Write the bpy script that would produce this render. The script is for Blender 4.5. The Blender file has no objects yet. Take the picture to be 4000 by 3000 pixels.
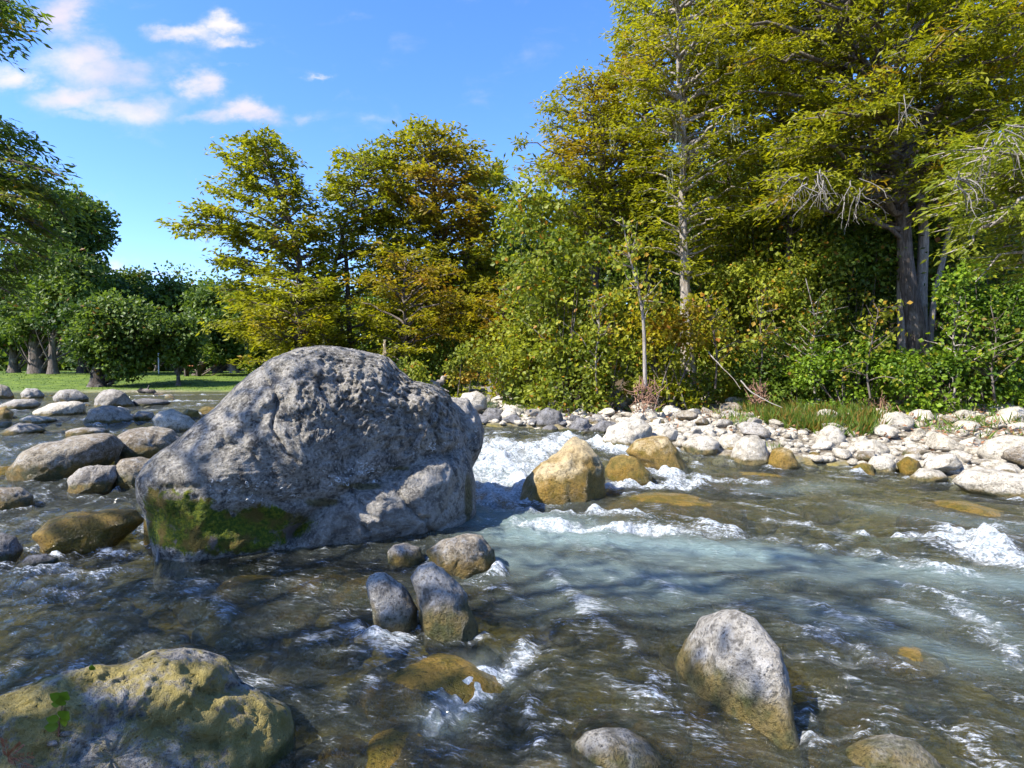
import bpy, math, random
import numpy as np
from mathutils import Vector
rng = np.random.default_rng(7)
random.seed(7)
S = bpy.context.scene
COL = S.collection
# ------------------------------------------------------------------ camera
CZ = 1.6; F = 610.0; PITCH = math.atan(12/610)
cam = bpy.data.objects.new('camera', bpy.data.cameras.new('camera')); COL.objects.link(cam)
cam.location = (0, 0, CZ); cam.rotation_euler = (math.pi/2-PITCH, 0, 0)
cam.data.sensor_width = 36; cam.data.lens = F/1024*36
cam.data.clip_start = .05; cam.data.clip_end = 3000
S.camera = cam
S.render.resolution_x = 1024; S.render.resolution_y = 768
S.render.engine = 'CYCLES'
S.view_settings.view_transform = 'Standard'; S.view_settings.look = 'None'
S.view_settings.gamma = 1; S.view_settings.use_curve_mapping = False
S.view_settings.exposure = 1.80
S.cycles.max_bounces = 8; S.cycles.transparent_max_bounces = 12
S.cycles.diffuse_bounces = 3; S.cycles.glossy_bounces = 3
S.cycles.caustics_reflective = False; S.cycles.caustics_refractive = False
# ------------------------------------------------------------------ sun + sky
SUN_AZ = math.radians(-120); SUN_EL = math.radians(46)      # clockwise from +Y
sd = Vector((math.sin(SUN_AZ)*math.cos(SUN_EL), math.cos(SUN_AZ)*math.cos(SUN_EL), math.sin(SUN_EL)))
sun = bpy.data.objects.new('sun', bpy.data.lights.new('sun', 'SUN')); COL.objects.link(sun)
sun.data.energy = 3.5; sun.data.angle = math.radians(.53); sun.data.color = (1, .94, .84)
sun.rotation_euler = sd.to_track_quat('Z', 'Y').to_euler()

class NT:
    """tiny node-building helper"""
    def __init__(s, tree): s.t = tree; s.n = tree.nodes; s.l = tree.links
    def node(s, kind, **kw):
        n = s.n.new(kind)
        for k, v in kw.items(): setattr(n, k, v)
        return n
    def put(s, sock, v):
        if isinstance(v, bpy.types.NodeSocket): s.l.new(v, sock)
        elif v is not None:
            if hasattr(sock, 'default_value') and hasattr(sock.default_value, '__len__') and not hasattr(v, '__len__'): v = (v,)*len(sock.default_value)
            if hasattr(v, '__len__') and len(v) == 3 and len(sock.default_value) == 4: v = (*v, 1)
            sock.default_value = v
    def m(s, op, a, b=None, c=None, clamp=False):
        n = s.node('ShaderNodeMath', operation=op); n.use_clamp = clamp
        for i, v in enumerate((a, b, c)):
            if v is not None: s.put(n.inputs[i], v)
        return n.outputs[0]
    def vm(s, op, a, b=None):
        n = s.node('ShaderNodeVectorMath', operation=op)
        s.put(n.inputs[0], a)
        if b is not None: s.put(n.inputs[1], b)
        return n.outputs[0]
    def mix(s, f, a, b, mode='MIX'):
        n = s.node('ShaderNodeMix', data_type='RGBA', blend_type=mode)
        s.put(n.inputs['Factor'], f); s.put(n.inputs[6], a); s.put(n.inputs[7], b)
        return n.outputs[2]
    def ss(s, x, lo, hi):
        n = s.node('ShaderNodeMapRange', interpolation_type='SMOOTHSTEP')
        s.put(n.inputs[0], x); n.inputs[1].default_value = lo; n.inputs[2].default_value = hi
        return n.outputs[0]
    def noise(s, vec, scale, detail=4, rough=.55, dist=0.0):
        n = s.node('ShaderNodeTexNoise'); s.put(n.inputs['Vector'], vec)
        n.inputs['Scale'].default_value = scale; n.inputs['Detail'].default_value = detail
        n.inputs['Roughness'].default_value = rough; n.inputs['Distortion'].default_value = dist
        return n.outputs[0]
    def vor(s, vec, scale, feature='F1'):
        n = s.node('ShaderNodeTexVoronoi', feature=feature); s.put(n.inputs['Vector'], vec)
        n.inputs['Scale'].default_value = scale
        return n.outputs[0]
    def attr(s, name, kind='GEOMETRY'):
        n = s.node('ShaderNodeAttribute', attribute_type=kind, attribute_name=name)
        return n.outputs['Fac']
    def sep(s, v):
        n = s.node('ShaderNodeSeparateXYZ'); s.put(n.inputs[0], v); return n.outputs
    def comb(s, x, y, z):
        n = s.node('ShaderNodeCombineXYZ')
        for i, v in enumerate((x, y, z)): s.put(n.inputs[i], v)
        return n.outputs[0]

world = bpy.data.worlds.new('World'); S.world = world; world.use_nodes = True
w = NT(world.node_tree); w.n.clear()
sky = w.node('ShaderNodeTexSky', sky_type='NISHITA'); sky.sun_disc = False
sky.sun_elevation = SUN_EL; sky.sun_rotation = SUN_AZ % (2*math.pi); sky.altitude = 300
sky.air_density = 1.0; sky.dust_density = .4; sky.ozone_density = 2.2
hs = w.node('ShaderNodeHueSaturation'); hs.inputs['Saturation'].default_value = 1.22; hs.inputs['Value'].default_value = 1.0
w.put(hs.inputs['Color'], sky.outputs[0])
skycol = w.mix(1.0, hs.outputs[0], (.86, .88, 1.10), 'MULTIPLY')
d = w.vm('NORMALIZE', w.node('ShaderNodeTexCoord').outputs['Generated'])
o = w.sep(d)
yy = w.m('MAXIMUM', o[1], .05)
U = w.m('DIVIDE', o[0], yy); V = w.m('DIVIDE', o[2], yy)
nz = w.noise(w.comb(U, w.m('MULTIPLY', V, 1.7), 0), 9, 7, .58, .3)
nz2 = w.noise(w.comb(U, w.m('MULTIPLY', V, 1.5), 4), 3.5, 3, .5)
wn = w.node('ShaderNodeTexNoise'); w.put(wn.inputs['Vector'], w.comb(U, w.m('MULTIPLY', V, 1.6), 2)); wn.inputs['Scale'].default_value = 11; wn.inputs['Detail'].default_value = 6; wn.inputs['Roughness'].default_value = .6
wo = w.sep(w.vm('SUBTRACT', wn.outputs['Color'], (.5, .5, .5)))
U_, V_ = U, V
U = w.m('ADD', U, w.m('MULTIPLY', wo[0], .16)); V = w.m('ADD', V, w.m('MULTIPLY', wo[1], .075))
dens = None
# cloud banks: (x, y, rx, ry, strength) in the 2212-wide picture -> directions
CL = [(140, 40, 62, 36, 1), (40, 175, 62, 26, 1), (190, 130, 92, 36, .85), (250, 165, 120, 36, .8), (180, 215, 110, 28, .85),
      (290, 240, 85, 26, .8), (210, 262, 60, 12, .5), (385, 82, 72, 17, .95), (490, 62, 55, 14, .95), (495, 98, 44, 12, .9), (440, 190, 46, 28, 1.05),
      (545, 250, 60, 20, 1.05), (480, 262, 70, 14, .7), (520, 150, 50, 6, .3), (720, 175, 16, 5, .5), (660, 255, 22, 12, .35),
      (235, 568, 42, 12, .85), (350, 580, 55, 8, .8), (400, 573, 30, 6, .5), (820, 265, 40, 12, .3), (1165, 395, 40, 18, .5)]
for cx, cy, rx, ry, st in CL:
    k = 1024/2212
    u0 = (cx*k-512)/F; v0 = (384-12-cy*k)/F
    a = w.m('DIVIDE', w.m('SUBTRACT', U, u0), rx*k/F); b = w.m('DIVIDE', w.m('SUBTRACT', V, v0), ry*k/F)
    r2 = w.m('ADD', w.m('MULTIPLY', a, a), w.m('MULTIPLY', b, b))
    g = w.m('MULTIPLY', w.m('POWER', 2.718, w.m('MULTIPLY', r2, -.75)), st)
    dens = g if dens is None else w.m('MAXIMUM', dens, g)
# the rest of the sky carries the same scattered small clouds
nzf = w.noise(w.vm('MULTIPLY', d, (1, 1, 2.2)), 4.0, 6, .55)
away = w.m('SUBTRACT', 1, w.ss(o[1], .35, .6))
dens = w.m('ADD', dens, w.m('MULTIPLY', w.ss(nzf, .56, .74), away))
dens = w.m('ADD', dens, w.m('MULTIPLY', w.m('SUBTRACT', nz, .5), 1.5))
cl = w.m('MULTIPLY', w.ss(dens, .05, 1.25), .97)
cl = w.m('MULTIPLY', cl, w.ss(o[2], .02, .08))
cc = w.mix(w.ss(nz2, .35, .65), (2.7, 2.5, 3.0), (3.3, 3.1, 3.4))
bg = w.node('ShaderNodeBackground'); bg.inputs['Strength'].default_value = .098
w.put(bg.inputs['Color'], w.mix(cl, skycol, cc))
w.l.new(bg.outputs[0], w.node('ShaderNodeOutputWorld').inputs[0])

# ------------------------------------------------------------------ helpers
K = 1024/2212
def ray(px, py):
    x = (px-512)/F; u = (384-py)/F
    c, s = math.cos(PITCH), math.sin(PITCH)
    return np.array([x, c+u*s, -s+u*c])
def at(dx, dy, Y):                  # picture point (2212 wide) at depth Y
    r = ray(dx*K, dy*K); return np.array([0, 0, CZ])+r*(Y/r[1])
def sstep(x, a, b):
    t = np.clip((x-a)/(b-a), 0, 1); return t*t*(3-2*t)
def Wlev(x, y):                     # mean level of the river
    x = np.asarray(x, float); y = np.asarray(y, float)
    s = y-.55*np.clip(x-1.0, 0, 6)
    return .34*sstep(s, 7.0, 12.0)+.16*sstep(s, 12, 33)
def onwater(dx, dy, dz=0.0):
    r = ray(dx*K, dy*K); t = 1.0; z = 0.0
    for _ in range(25):
        t = (z+dz-CZ)/r[2]; t = min(t, 80)
        z = .5*z+.5*float(Wlev(r[0]*t, r[1]*t))
    return np.array([r[0]*t, r[1]*t, z+dz])
P = np.random.default_rng(3).permutation(256); P = np.concatenate([P, P, P])
G = np.random.default_rng(4).normal(size=(256, 3)); G /= np.linalg.norm(G, axis=1)[:, None]
def pn(p):
    i = np.floor(p).astype(int); f = p-i; i &= 255
    u = f*f*f*(f*(f*6-15)+10); out = 0
    for a in (0, 1):
        for b in (0, 1):
            for c in (0, 1):
                h = P[P[P[i[:, 0]+a]+i[:, 1]+b]+i[:, 2]+c]
                g = G[h]; dd = (f[:, 0]-a)*g[:, 0]+(f[:, 1]-b)*g[:, 1]+(f[:, 2]-c)*g[:, 2]
                wt = (u[:, 0] if a else 1-u[:, 0])*(u[:, 1] if b else 1-u[:, 1])*(u[:, 2] if c else 1-u[:, 2])
                out = out+wt*dd
    return out*1.5
def fbm(p, oct=4, gain=.5, ridged=False):
    v = 0; a = 1
    for o_ in range(oct):
        n = pn(p*2**o_+o_*17.3)
        v = v+a*((.5-np.abs(n))*1.6 if ridged else n); a *= gain
    return v
def tag(o, label=None, cat=None, group=None, kind=None):
    if label: o['label'] = label
    if cat: o['category'] = cat
    if group: o['group'] = group
    if kind: o['kind'] = kind
    return o
def np_mesh(name, v, faces, mat, smooth=True, attrs=None):
    me = bpy.data.meshes.new(name); v = np.asarray(v, np.float32)
    me.vertices.add(len(v)); me.vertices.foreach_set('co', v.ravel())
    if isinstance(faces, np.ndarray):
        n, k = faces.shape
        me.loops.add(n*k); me.loops.foreach_set('vertex_index', faces.astype(np.int32).ravel())
        me.polygons.add(n); me.polygons.foreach_set('loop_start', np.arange(0, n*k, k, dtype=np.int32))
    else:
        li = np.concatenate([np.asarray(f) for f in faces]); ls = np.cumsum([0]+[len(f) for f in faces[:-1]])
        me.loops.add(len(li)); me.loops.foreach_set('vertex_index', li.astype(np.int32))
        me.polygons.add(len(faces)); me.polygons.foreach_set('loop_start', ls.astype(np.int32))
    if attrs:
        for k_, a_ in attrs.items():
            at_ = me.attributes.new(k_, 'FLOAT', 'POINT'); at_.data.foreach_set('value', np.asarray(a_, np.float32))
    me.update(calc_edges=True)
    me.polygons.foreach_set('use_smooth', np.full(len(me.polygons), smooth))
    if mat: me.materials.append(mat)
    return me
def link(name, me, parent=None):
    o = bpy.data.objects.new(name, me); COL.objects.link(o)
    if parent: o.parent = parent
    return o
def empty(name, loc=(0, 0, 0)):
    o = bpy.data.objects.new(name, None); COL.objects.link(o); o.location = loc; o.empty_display_size = .3
    return o
def join(parts):                    # [(v, quads), ...] -> v, f
    vs, fs, n = [], [], 0
    for v, f in parts: vs.append(v); fs.append(f+n); n += len(v)
    return np.concatenate(vs), np.concatenate(fs)
def tube(pts, rad, k=6):
    pts = np.asarray(pts, float); n = len(pts); rad = np.broadcast_to(rad, (n,))
    t = np.gradient(pts, axis=0); t /= np.linalg.norm(t, axis=1)[:, None]+1e-9
    ref = np.where(np.abs(t[:, 2:3]) > .9, [[1, 0, 0]], [[0, 0, 1]])
    a = np.cross(t, ref); a /= np.linalg.norm(a, axis=1)[:, None]+1e-9; b = np.cross(t, a)
    th = np.arange(k)/k*2*np.pi
    v = pts[:, None]+rad[:, None, None]*(a[:, None]*np.cos(th)[None, :, None]+b[:, None]*np.sin(th)[None, :, None])
    i = np.arange(n-1)[:, None]*k; j = np.arange(k)[None]; j2 = (j+1) % k
    f = np.stack([i+j, i+j2, i+k+j2, i+k+j], -1).reshape(-1, 4)
    return v.reshape(-1, 3), f
def smooth_path(pts, n):
    pts = np.asarray(pts, float); t = np.linspace(0, len(pts)-1, n)
    q = np.stack([np.interp(t, np.arange(len(pts)), pts[:, i]) for i in range(pts.shape[1])], 1)
    for _ in range(max(1, n//len(pts))): q[1:-1] = (q[:-2]+2*q[1:-1]+q[2:])/4
    return q

# ------------------------------------------------------------------ materials
def newmat(name):
    m = bpy.data.materials.new(name); m.use_nodes = True; t = NT(m.node_tree); t.n.clear(); return m, t
def out(t, sh): t.l.new(sh, t.node('ShaderNodeOutputMaterial').inputs[0])
def bump(t, h, strength, dist):
    n = t.node('ShaderNodeBump'); n.inputs['Strength'].default_value = strength; n.inputs['Distance'].default_value = dist
    t.put(n.inputs['Height'], h); return n.outputs[0]
def princ(t, col, rough, nrm=None, spec=.5):
    n = t.node('ShaderNodeBsdfPrincipled'); t.put(n.inputs['Base Color'], col); t.put(n.inputs['Roughness'], rough)
    n.inputs['Specular IOR Level'].default_value = spec
    if nrm is not None: t.l.new(nrm, n.inputs['Normal'])
    return n.outputs[0]

def rock_mat(name, c1, c2, algae=(.16, .10, .012), algae2=(.055, .06, .010), ah=.10, pits=1.0, speck=(.45, .44, .42), top=None, bmp=1.0, wet=.3):
    """limestone; stained by algae close to the water (custom property water_z)"""
    m, t = newmat(name)
    g = t.node('ShaderNodeNewGeometry').outputs['Position']
    n1 = t.noise(g, 2.2, 6, .6, .4); n2 = t.noise(g, 11, 7, .65); n3 = t.noise(g, 48, 5, .7); n4 = t.noise(g, 130, 3, .7)
    v1 = t.vor(g, 30); v2 = t.vor(g, 75)
    col = t.mix(t.ss(n1, .38, .62), c1, c2)
    col = t.mix(t.m('MULTIPLY', t.ss(n2, .52, .62), .6), col, speck)
    col = t.mix(t.m('MULTIPLY', t.ss(n2, .48, .36), .7), col, tuple(x*.35 for x in c1))
    col = t.mix(t.m('MULTIPLY', t.ss(n3, .53, .66), .55), col, speck)
    col = t.mix(t.m('MULTIPLY', t.ss(n3, .48, .36), .75), col, tuple(x*.28 for x in c1))
    col = t.mix(t.m('MULTIPLY', t.ss(v1, .26, .10), t.m('MULTIPLY', t.ss(n2, .40, .62), .6)), col, tuple(x*.22 for x in c1))
    if top:
        col = t.mix(t.m('MULTIPLY', t.ss(t.m('ADD', t.noise(g, 2.6, 7, .65), t.m('MULTIPLY', t.m('SUBTRACT', n3, .5), .35)), .42, .54), .85), col, top)
    z = t.sep(g)[2]
    h = t.m('SUBTRACT', z, t.attr('water_z', 'OBJECT'))
    h = t.m('ADD', h, t.m('MULTIPLY', t.m('SUBTRACT', n1, .5), ah*2.6))
    h = t.m('ADD', h, t.m('MULTIPLY', t.m('SUBTRACT', n2, .5), ah*1.2))
    af = t.ss(h, ah*1.35, ah*.45)
    ac = t.mix(t.ss(t.noise(g, 7, 5, .6), .40, .62), algae, algae2)
    ac = t.mix(t.m('MULTIPLY', t.ss(n3, .5, .35), .7), ac, (.02, .018, .006))
    col = t.mix(t.m('MULTIPLY', af, .93), col, ac)
    wetf = t.ss(h, ah*.8, ah*.1)
    rough = t.m('SUBTRACT', .85, t.m('MULTIPLY', wetf, .85-wet))
    hb = t.m('ADD', t.m('MULTIPLY', n3, .5), t.m('ADD', n2, t.m('MULTIPLY', n4, .22)))
    hb = t.m('SUBTRACT', hb, t.m('MULTIPLY', t.ss(v2, .22, .05), .16*pits))
    hb = t.m('SUBTRACT', hb, t.m('MULTIPLY', t.ss(v1, .2, .05), .2*pits))
    out(t, princ(t, col, rough, bump(t, hb, 1.0, .07*bmp), .35))
    return m

def leaf_mat(name, ga, gb, rust, trans=.4):
    m, t = newmat(name)
    tone = t.attr('tone'); hue = t.attr('hue')
    col = t.mix(tone, ga, gb); col = t.mix(hue, col, rust)
    p = princ(t, col, .5, None, .3)
    tr = t.node('ShaderNodeBsdfTranslucent'); t.put(tr.inputs[0], t.mix(1.0, col, (1.35, 1.35, .7), 'MULTIPLY'))
    mx = t.node('ShaderNodeMixShader'); mx.inputs[0].default_value = trans
    t.l.new(p, mx.inputs[1]); t.l.new(tr.outputs[0], mx.inputs[2]); out(t, mx.outputs[0])
    return m

def bark_mat(name, c1, c2, sc=1.0):
    m, t = newmat(name)
    g = t.node('ShaderNodeNewGeometry').outputs['Position']
    s1 = t.vm('MULTIPLY', g, (1, 1, .14))
    n1 = t.noise(s1, 16*sc, 6, .65, .6); n2 = t.noise(g, 2.0, 5, .6); n3 = t.noise(s1, 50*sc, 4, .7)
    col = t.mix(t.ss(n1, .38, .62), c1, c2)
    col = t.mix(t.m('MULTIPLY', t.ss(n2, .5, .7), .5), col, (.30, .28, .25))
    col = t.mix(t.m('MULTIPLY', t.ss(n3, .5, .3), .6), col, tuple(x*.25 for x in c1))
    out(t, princ(t, col, .9, bump(t, t.m('ADD', n1, t.m('MULTIPLY', n3, .4)), .9, .05), .2)); return m

M = {}
M['boulder'] = None
M['grey'] = rock_mat('grey_limestone', (.27, .24, .20), (.44, .40, .34), algae=(.20, .13, .02), ah=.09)
M['brown'] = rock_mat('brown_stained_limestone', (.22, .175, .12), (.36, .31, .23), ah=.17, algae=(.20, .125, .018))
M['fore'] = rock_mat('wet_footed_limestone', (.27, .245, .205), (.44, .41, .355), ah=.13, algae=(.165, .12, .03), speck=(.54, .52, .49))
M['ochre'] = rock_mat('algae_covered_stone', (.28, .19, .05), (.34, .25, .09), ah=.42, algae=(.24, .15, .025), algae2=(.12, .095, .012), wet=.2, speck=(.42, .28, .07))
M['yellow'] = rock_mat('yellow_boulder_stone', (.44, .33, .17), (.54, .44, .27), ah=.40, algae=(.27, .165, .028), algae2=(.16, .11, .010), wet=.28, speck=(.62, .48, .25))
M['pale'] = rock_mat('pale_limestone', (.46, .41, .32), (.64, .585, .48), ah=.07, algae=(.26, .19, .06), speck=(.72, .67, .58))
M['dark'] = rock_mat('dark_wet_and_shaded_limestone', (.12, .115, .11), (.22, .21, .20), ah=.05, algae=(.07, .06, .02), speck=(.27, .27, .29))  # wet stones, plus bank stones whose shade is put into the colour
M['lichen'] = rock_mat('yellow_lichen_limestone', (.30, .275, .24), (.46, .43, .38), ah=.035, algae=(.20, .16, .04), top=(.30, .235, .045), speck=(.58, .55, .48), bmp=.9)
M['leaf_cyp'] = leaf_mat('cypress_foliage', (.085, .110, .008), (.36, .35, .014), (.34, .13, .016), .5)
M['leaf_olive'] = leaf_mat('olive_cypress_foliage', (.085, .110, .010), (.34, .34, .018), (.32, .12, .020), .48)
M['leaf_near'] = leaf_mat('bright_cypress_foliage', (.11, .15, .012), (.27, .29, .02), (.33, .16, .02), .5)
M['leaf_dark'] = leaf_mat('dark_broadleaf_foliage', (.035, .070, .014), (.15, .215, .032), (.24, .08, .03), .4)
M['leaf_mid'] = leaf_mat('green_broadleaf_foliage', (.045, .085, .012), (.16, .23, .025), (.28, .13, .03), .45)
M['leaf_syc'] = leaf_mat('sycamore_foliage', (.085, .125, .012), (.31, .33, .03), (.42, .18, .02), .45)
M['leaf_vine'] = leaf_mat('vine_foliage', (.045, .10, .010), (.20, .30, .02), (.38, .34, .03), .45)
M['grassb'] = leaf_mat('grass_blades', (.055, .11, .015), (.17, .25, .035), (.34, .28, .12), .35)
M['moss_hang'] = leaf_mat('hanging_moss_strands', (.14, .16, .11), (.26, .28, .20), (.3, .25, .18), .3)
M['bark'] = bark_mat('cypress_bark', (.075, .060, .048), (.17, .14, .12))
M['bark_pale'] = bark_mat('pale_bark', (.20, .17, .14), (.36, .32, .28))
M['bark_dark'] = bark_mat('dark_bark', (.035, .028, .024), (.085, .07, .06))
M['twig'] = bark_mat('bare_twig_bark', (.22, .20, .18), (.36, .33, .29), 2)

# ------------------------------------------------------------------ ground
RIV = np.array([(8.5, 0), (8.0, 4), (6.9, 7.4), (6.7, 8.8), (6.5, 9.9), (4.9, 10.5), (3.4, 10.6), (2.5, 11.2), (1.8, 13.0), (.6, 13.9),
                (-.6, 14.2), (-1.6, 17), (-4.0, 25), (-5.2, 34.5), (-12, 34), (-20, 33), (-40, 31), (-60, 30), (-60, 18), (-40, 14), (-16, 10), (-9, 3), (-8, -8), (9, -8)], float)
def sdf_poly(poly, x, y):
    d2 = np.full(x.shape, 1e9); ins = np.zeros(x.shape, bool); n = len(poly)
    for i in range(n):
        a, b = poly[i], poly[(i+1) % n]; e = b-a
        px, py = x-a[0], y-a[1]; h = np.clip((px*e[0]+py*e[1])/(e@e), 0, 1)
        d2 = np.minimum(d2, (px-h*e[0])**2+(py-h*e[1])**2)
        c = ((a[1] <= y) != (b[1] <= y))
        with np.errstate(divide='ignore', invalid='ignore'):
            xi = a[0]+(y-a[1])*e[0]/(e[1] if e[1] else 1e-9)
        ins ^= c & (x < xi)
    return np.where(ins, -1, 1)*np.sqrt(d2)
def ground(x, y, rough=True):
    x = np.asarray(x, float).ravel(); y = np.asarray(y, float).ravel()
    wob = fbm(np.stack([x*.6, y*.6, x*0], 1), 3)*.35
    d = sdf_poly(RIV, x, y)+wob*np.where(y < 30, 1, .2)
    W = Wlev(x, y)
    bed = W-.10-.42*sstep(-d, 0, 2.5)
    # bank: gravel bar then wooded slope on the right, lawn beyond on the left
    bar = W+.05+.030*np.clip(d, 0, 8)
    slope = bar+.26*np.clip(d-8.5, 0, 14)+.02*np.clip(d-22, 0, 300)
    lawn = W+.12*sstep(d, 0, .5)+.85*sstep(d, 0, 14)+.012*np.clip(d-14, 0, 500)
    left = sstep(-x-.10*y, -1.5, 1.5)*sstep(y, 22, 27)
    z = np.where(d < 0, bed, slope*(1-left)+lawn*left)
    near_left = (x < -8) & (y < 22) & (d > 0)
    z = np.where(near_left, W+.05+.12*np.clip(d, 0, 12), z)
    if rough:
        q = np.stack([x*2.3, y*2.3, x*0+3], 1)
        z = z+fbm(q, 4)*.05*(1-left)*np.clip(1.2-y/60, 0, 1)
    return z
NX, NY = 240, 256
tx = np.linspace(-1, 1, NX); ty = np.linspace(-.62, 1, NY)
gx = 2.4*np.sinh(6.3*tx); gy = 4.5+2.6*np.sinh(6.3*ty)
X, Y = np.meshgrid(gx, gy); Z = ground(X, Y)
ii, jj = np.meshgrid(np.arange(NY-1), np.arange(NX-1), indexing='ij')
q = (ii*NX+jj).ravel(); gf = np.stack([q, q+1, q+1+NX, q+NX], 1)
dpoly = sdf_poly(RIV, X.ravel(), Y.ravel())
lawnm = (sstep(-X-.10*Y, -1.5, 1.5)*sstep(Y, 22, 27)).ravel()*sstep(dpoly, .1, .8)
gm, t = newmat('ground')
g = t.node('ShaderNodeNewGeometry').outputs['Position']
n1 = t.noise(g, 1.4, 5, .6); n2 = t.noise(g, 9, 6, .65); n3 = t.noise(g, 60, 4, .7)
vb = t.vor(g, 4.5); vb2 = t.vor(g, 11)
bedc = t.mix(t.ss(n1, .35, .65), (.13, .11, .03), (.24, .19, .05))
bedc = t.mix(t.ss(n2, .45, .65), bedc, (.055, .055, .022))
bedc = t.mix(t.ss(vb, .25, .05), bedc, (.20, .17, .07))
bankc = t.mix(t.ss(n2, .38, .62), (.10, .075, .045), (.30, .27, .22))
bankc = t.mix(t.ss(n3, .55, .7), bankc, (.42, .39, .34))
grass = t.mix(t.ss(n1, .35, .65), (.045, .085, .010), (.11, .165, .014))
grass = t.mix(t.m('MULTIPLY', t.ss(n3, .45, .7), .5), grass, (.15, .20, .02))
soil = t.mix(t.ss(n2, .4, .65), (.035, .027, .016), (.12, .085, .045))
c = t.mix(t.attr('bank'), bedc, bankc); c = t.mix(t.attr('wood'), c, soil); c = t.mix(t.attr('lawn'), c, grass)
out(t, princ(t, c, .85, bump(t, t.m('ADD', n2, t.m('ADD', t.m('MULTIPLY', n3, .4), t.m('MULTIPLY', vb2, -.8))), .7, .06), .3))
me = np_mesh('ground', np.stack([X.ravel(), Y.ravel(), Z], 1), gf, gm, True,
             dict(bank=sstep(dpoly, -.1, .25), lawn=lawnm, wood=sstep(dpoly, 5, 9)*(1-lawnm)))
tag(link('ground', me), kind='structure')
def gz(x, y): return float(ground([x], [y], False)[0])

# ------------------------------------------------------------------ rocks
FOOT = []                            # footprints, used by the current
def sphere_grid(nphi, nth):
    th = (np.arange(1, nth)/nth)*np.pi; ph = np.arange(nphi)/nphi*2*np.pi
    T, Pp = np.meshgrid(th, ph, indexing='ij')
    n = nth-1; i = np.arange(n-1)[:, None]*nphi; j = np.arange(nphi)[None]; j2 = (j+1) % nphi
    f = [tuple(x) for x in np.stack([i+j, i+j2, i+nphi+j2, i+nphi+j], -1).reshape(-1, 4)]
    a, b = n*nphi, n*nphi+1
    f += [(a, (k+1) % nphi, k) for k in range(nphi)]
    f += [(b, (n-1)*nphi+k, (n-1)*nphi+(k+1) % nphi) for k in range(nphi)]
    return np.append(T.ravel(), [0, np.pi]), np.append(Pp.ravel(), [0, 0]), f
def polar_radius(poly, c, phi):      # radius of a closed outline round c
    R = np.zeros(phi.shape); dx, dy = np.cos(phi), np.sin(phi)
    for i in range(len(poly)):
        a = poly[i]-c; e = poly[(i+1) % len(poly)]-poly[i]
        den = dx*e[1]-dy*e[0]
        with np.errstate(divide='ignore', invalid='ignore'):
            r = (a[0]*e[1]-a[1]*e[0])/den; s = (a[0]*dy-a[1]*dx)/den
        ok = (s >= -1e-6) & (s <= 1+1e-6) & (r > 0) & np.isfinite(r)
        R = np.where(ok & (r > R), r, R)
    return R
def outline_rock(pts, Yc, front, back, n=2.6, res=48, amp=.05, freq=2.2, cen=None, seed=0, tilt=0.0, extra=None, oct=5, drop=0, gain=.5, smooth=2, flare=0.0):
    """a closed rock whose silhouette follows pts; real depth front/back of its own"""
    pts = np.array(pts, float); yb = pts[:, 1].max(); yt = pts[:, 1].min()
    if drop:                          # carry the foot of the rock down under the water
        k_ = np.clip((pts[:, 1]-(yt+.55*(yb-yt)))/(.45*(yb-yt)+1e-6), 0, 1); pts[:, 1] += drop*k_; xm_ = pts[:, 0].mean(); pts[:, 0] = xm_+(pts[:, 0]-xm_)*(1+flare*k_)
    c = np.array(cen, float) if cen else pts.mean(0)
    r0 = ray(c[0]*K, c[1]*K); P0 = np.array([0, 0, CZ])+r0*(Yc/r0[1]); d = r0/np.linalg.norm(r0)
    right = np.cross(d, [0, 0, 1]); right /= np.linalg.norm(right); up = np.cross(right, d)
    nrm = d+right*tilt; nrm /= np.linalg.norm(nrm)
    pl = []
    for p in pts:
        r = ray(p[0]*K, p[1]*K); t_ = ((P0-[0, 0, CZ])@nrm)/(r@nrm); q_ = np.array([0, 0, CZ])+r*t_-P0
        pl.append((q_@right, q_@up))
    poly = np.array(pl); nphi = res*2; T, Ph, f = sphere_grid(nphi, res)
    ph0 = np.arange(720)/720*2*np.pi; R0 = polar_radius(poly, np.zeros(2), ph0)
    for _ in range(smooth*3): R0 = (np.roll(R0, 1)+2*R0+np.roll(R0, -1))/4
    R = np.interp(Ph, np.append(ph0, 2*np.pi), np.append(R0, R0[0]))
    s_, c_ = np.sin(T), np.cos(T)
    e = 2/n; ss_ = np.abs(s_)**e; cc_ = np.sign(c_)*np.abs(c_)**e
    D = np.where(cc_ > 0, front, back)
    a, b = R*ss_*np.cos(Ph), R*ss_*np.sin(Ph)
    plane_shift = -(a*(right@nrm)+b*(up@nrm))/(d@nrm)
    v = P0+a[:, None]*right+b[:, None]*up+(plane_shift-D*cc_)[:, None]*d
    size = math.sqrt(max(1e-6, R0.mean()*R0.mean()))
    nd = v-P0; nd /= np.linalg.norm(nd, axis=1)[:, None]+1e-9
    so = np.array([seed*3.7, seed*1.3, seed*2.9])
    lo = pn(v/size*.9+so)*amp*1.6
    h = fbm(v/size*freq+so, oct, gain)*amp+lo
    h += np.minimum(0, fbm(v/size*1.3+so+9, 2)+.1)*amp*1.2     # scooped facets
    v = v+nd*(h*size)[:, None]
    if extra is not None: v = extra(v, d)
    FOOT.append((P0[0], P0[1], abs(poly[:, 0]).max(), (front+back)*.5, pts))
    return v, f
def grid_tris(f): return f
RN = [0]
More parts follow.
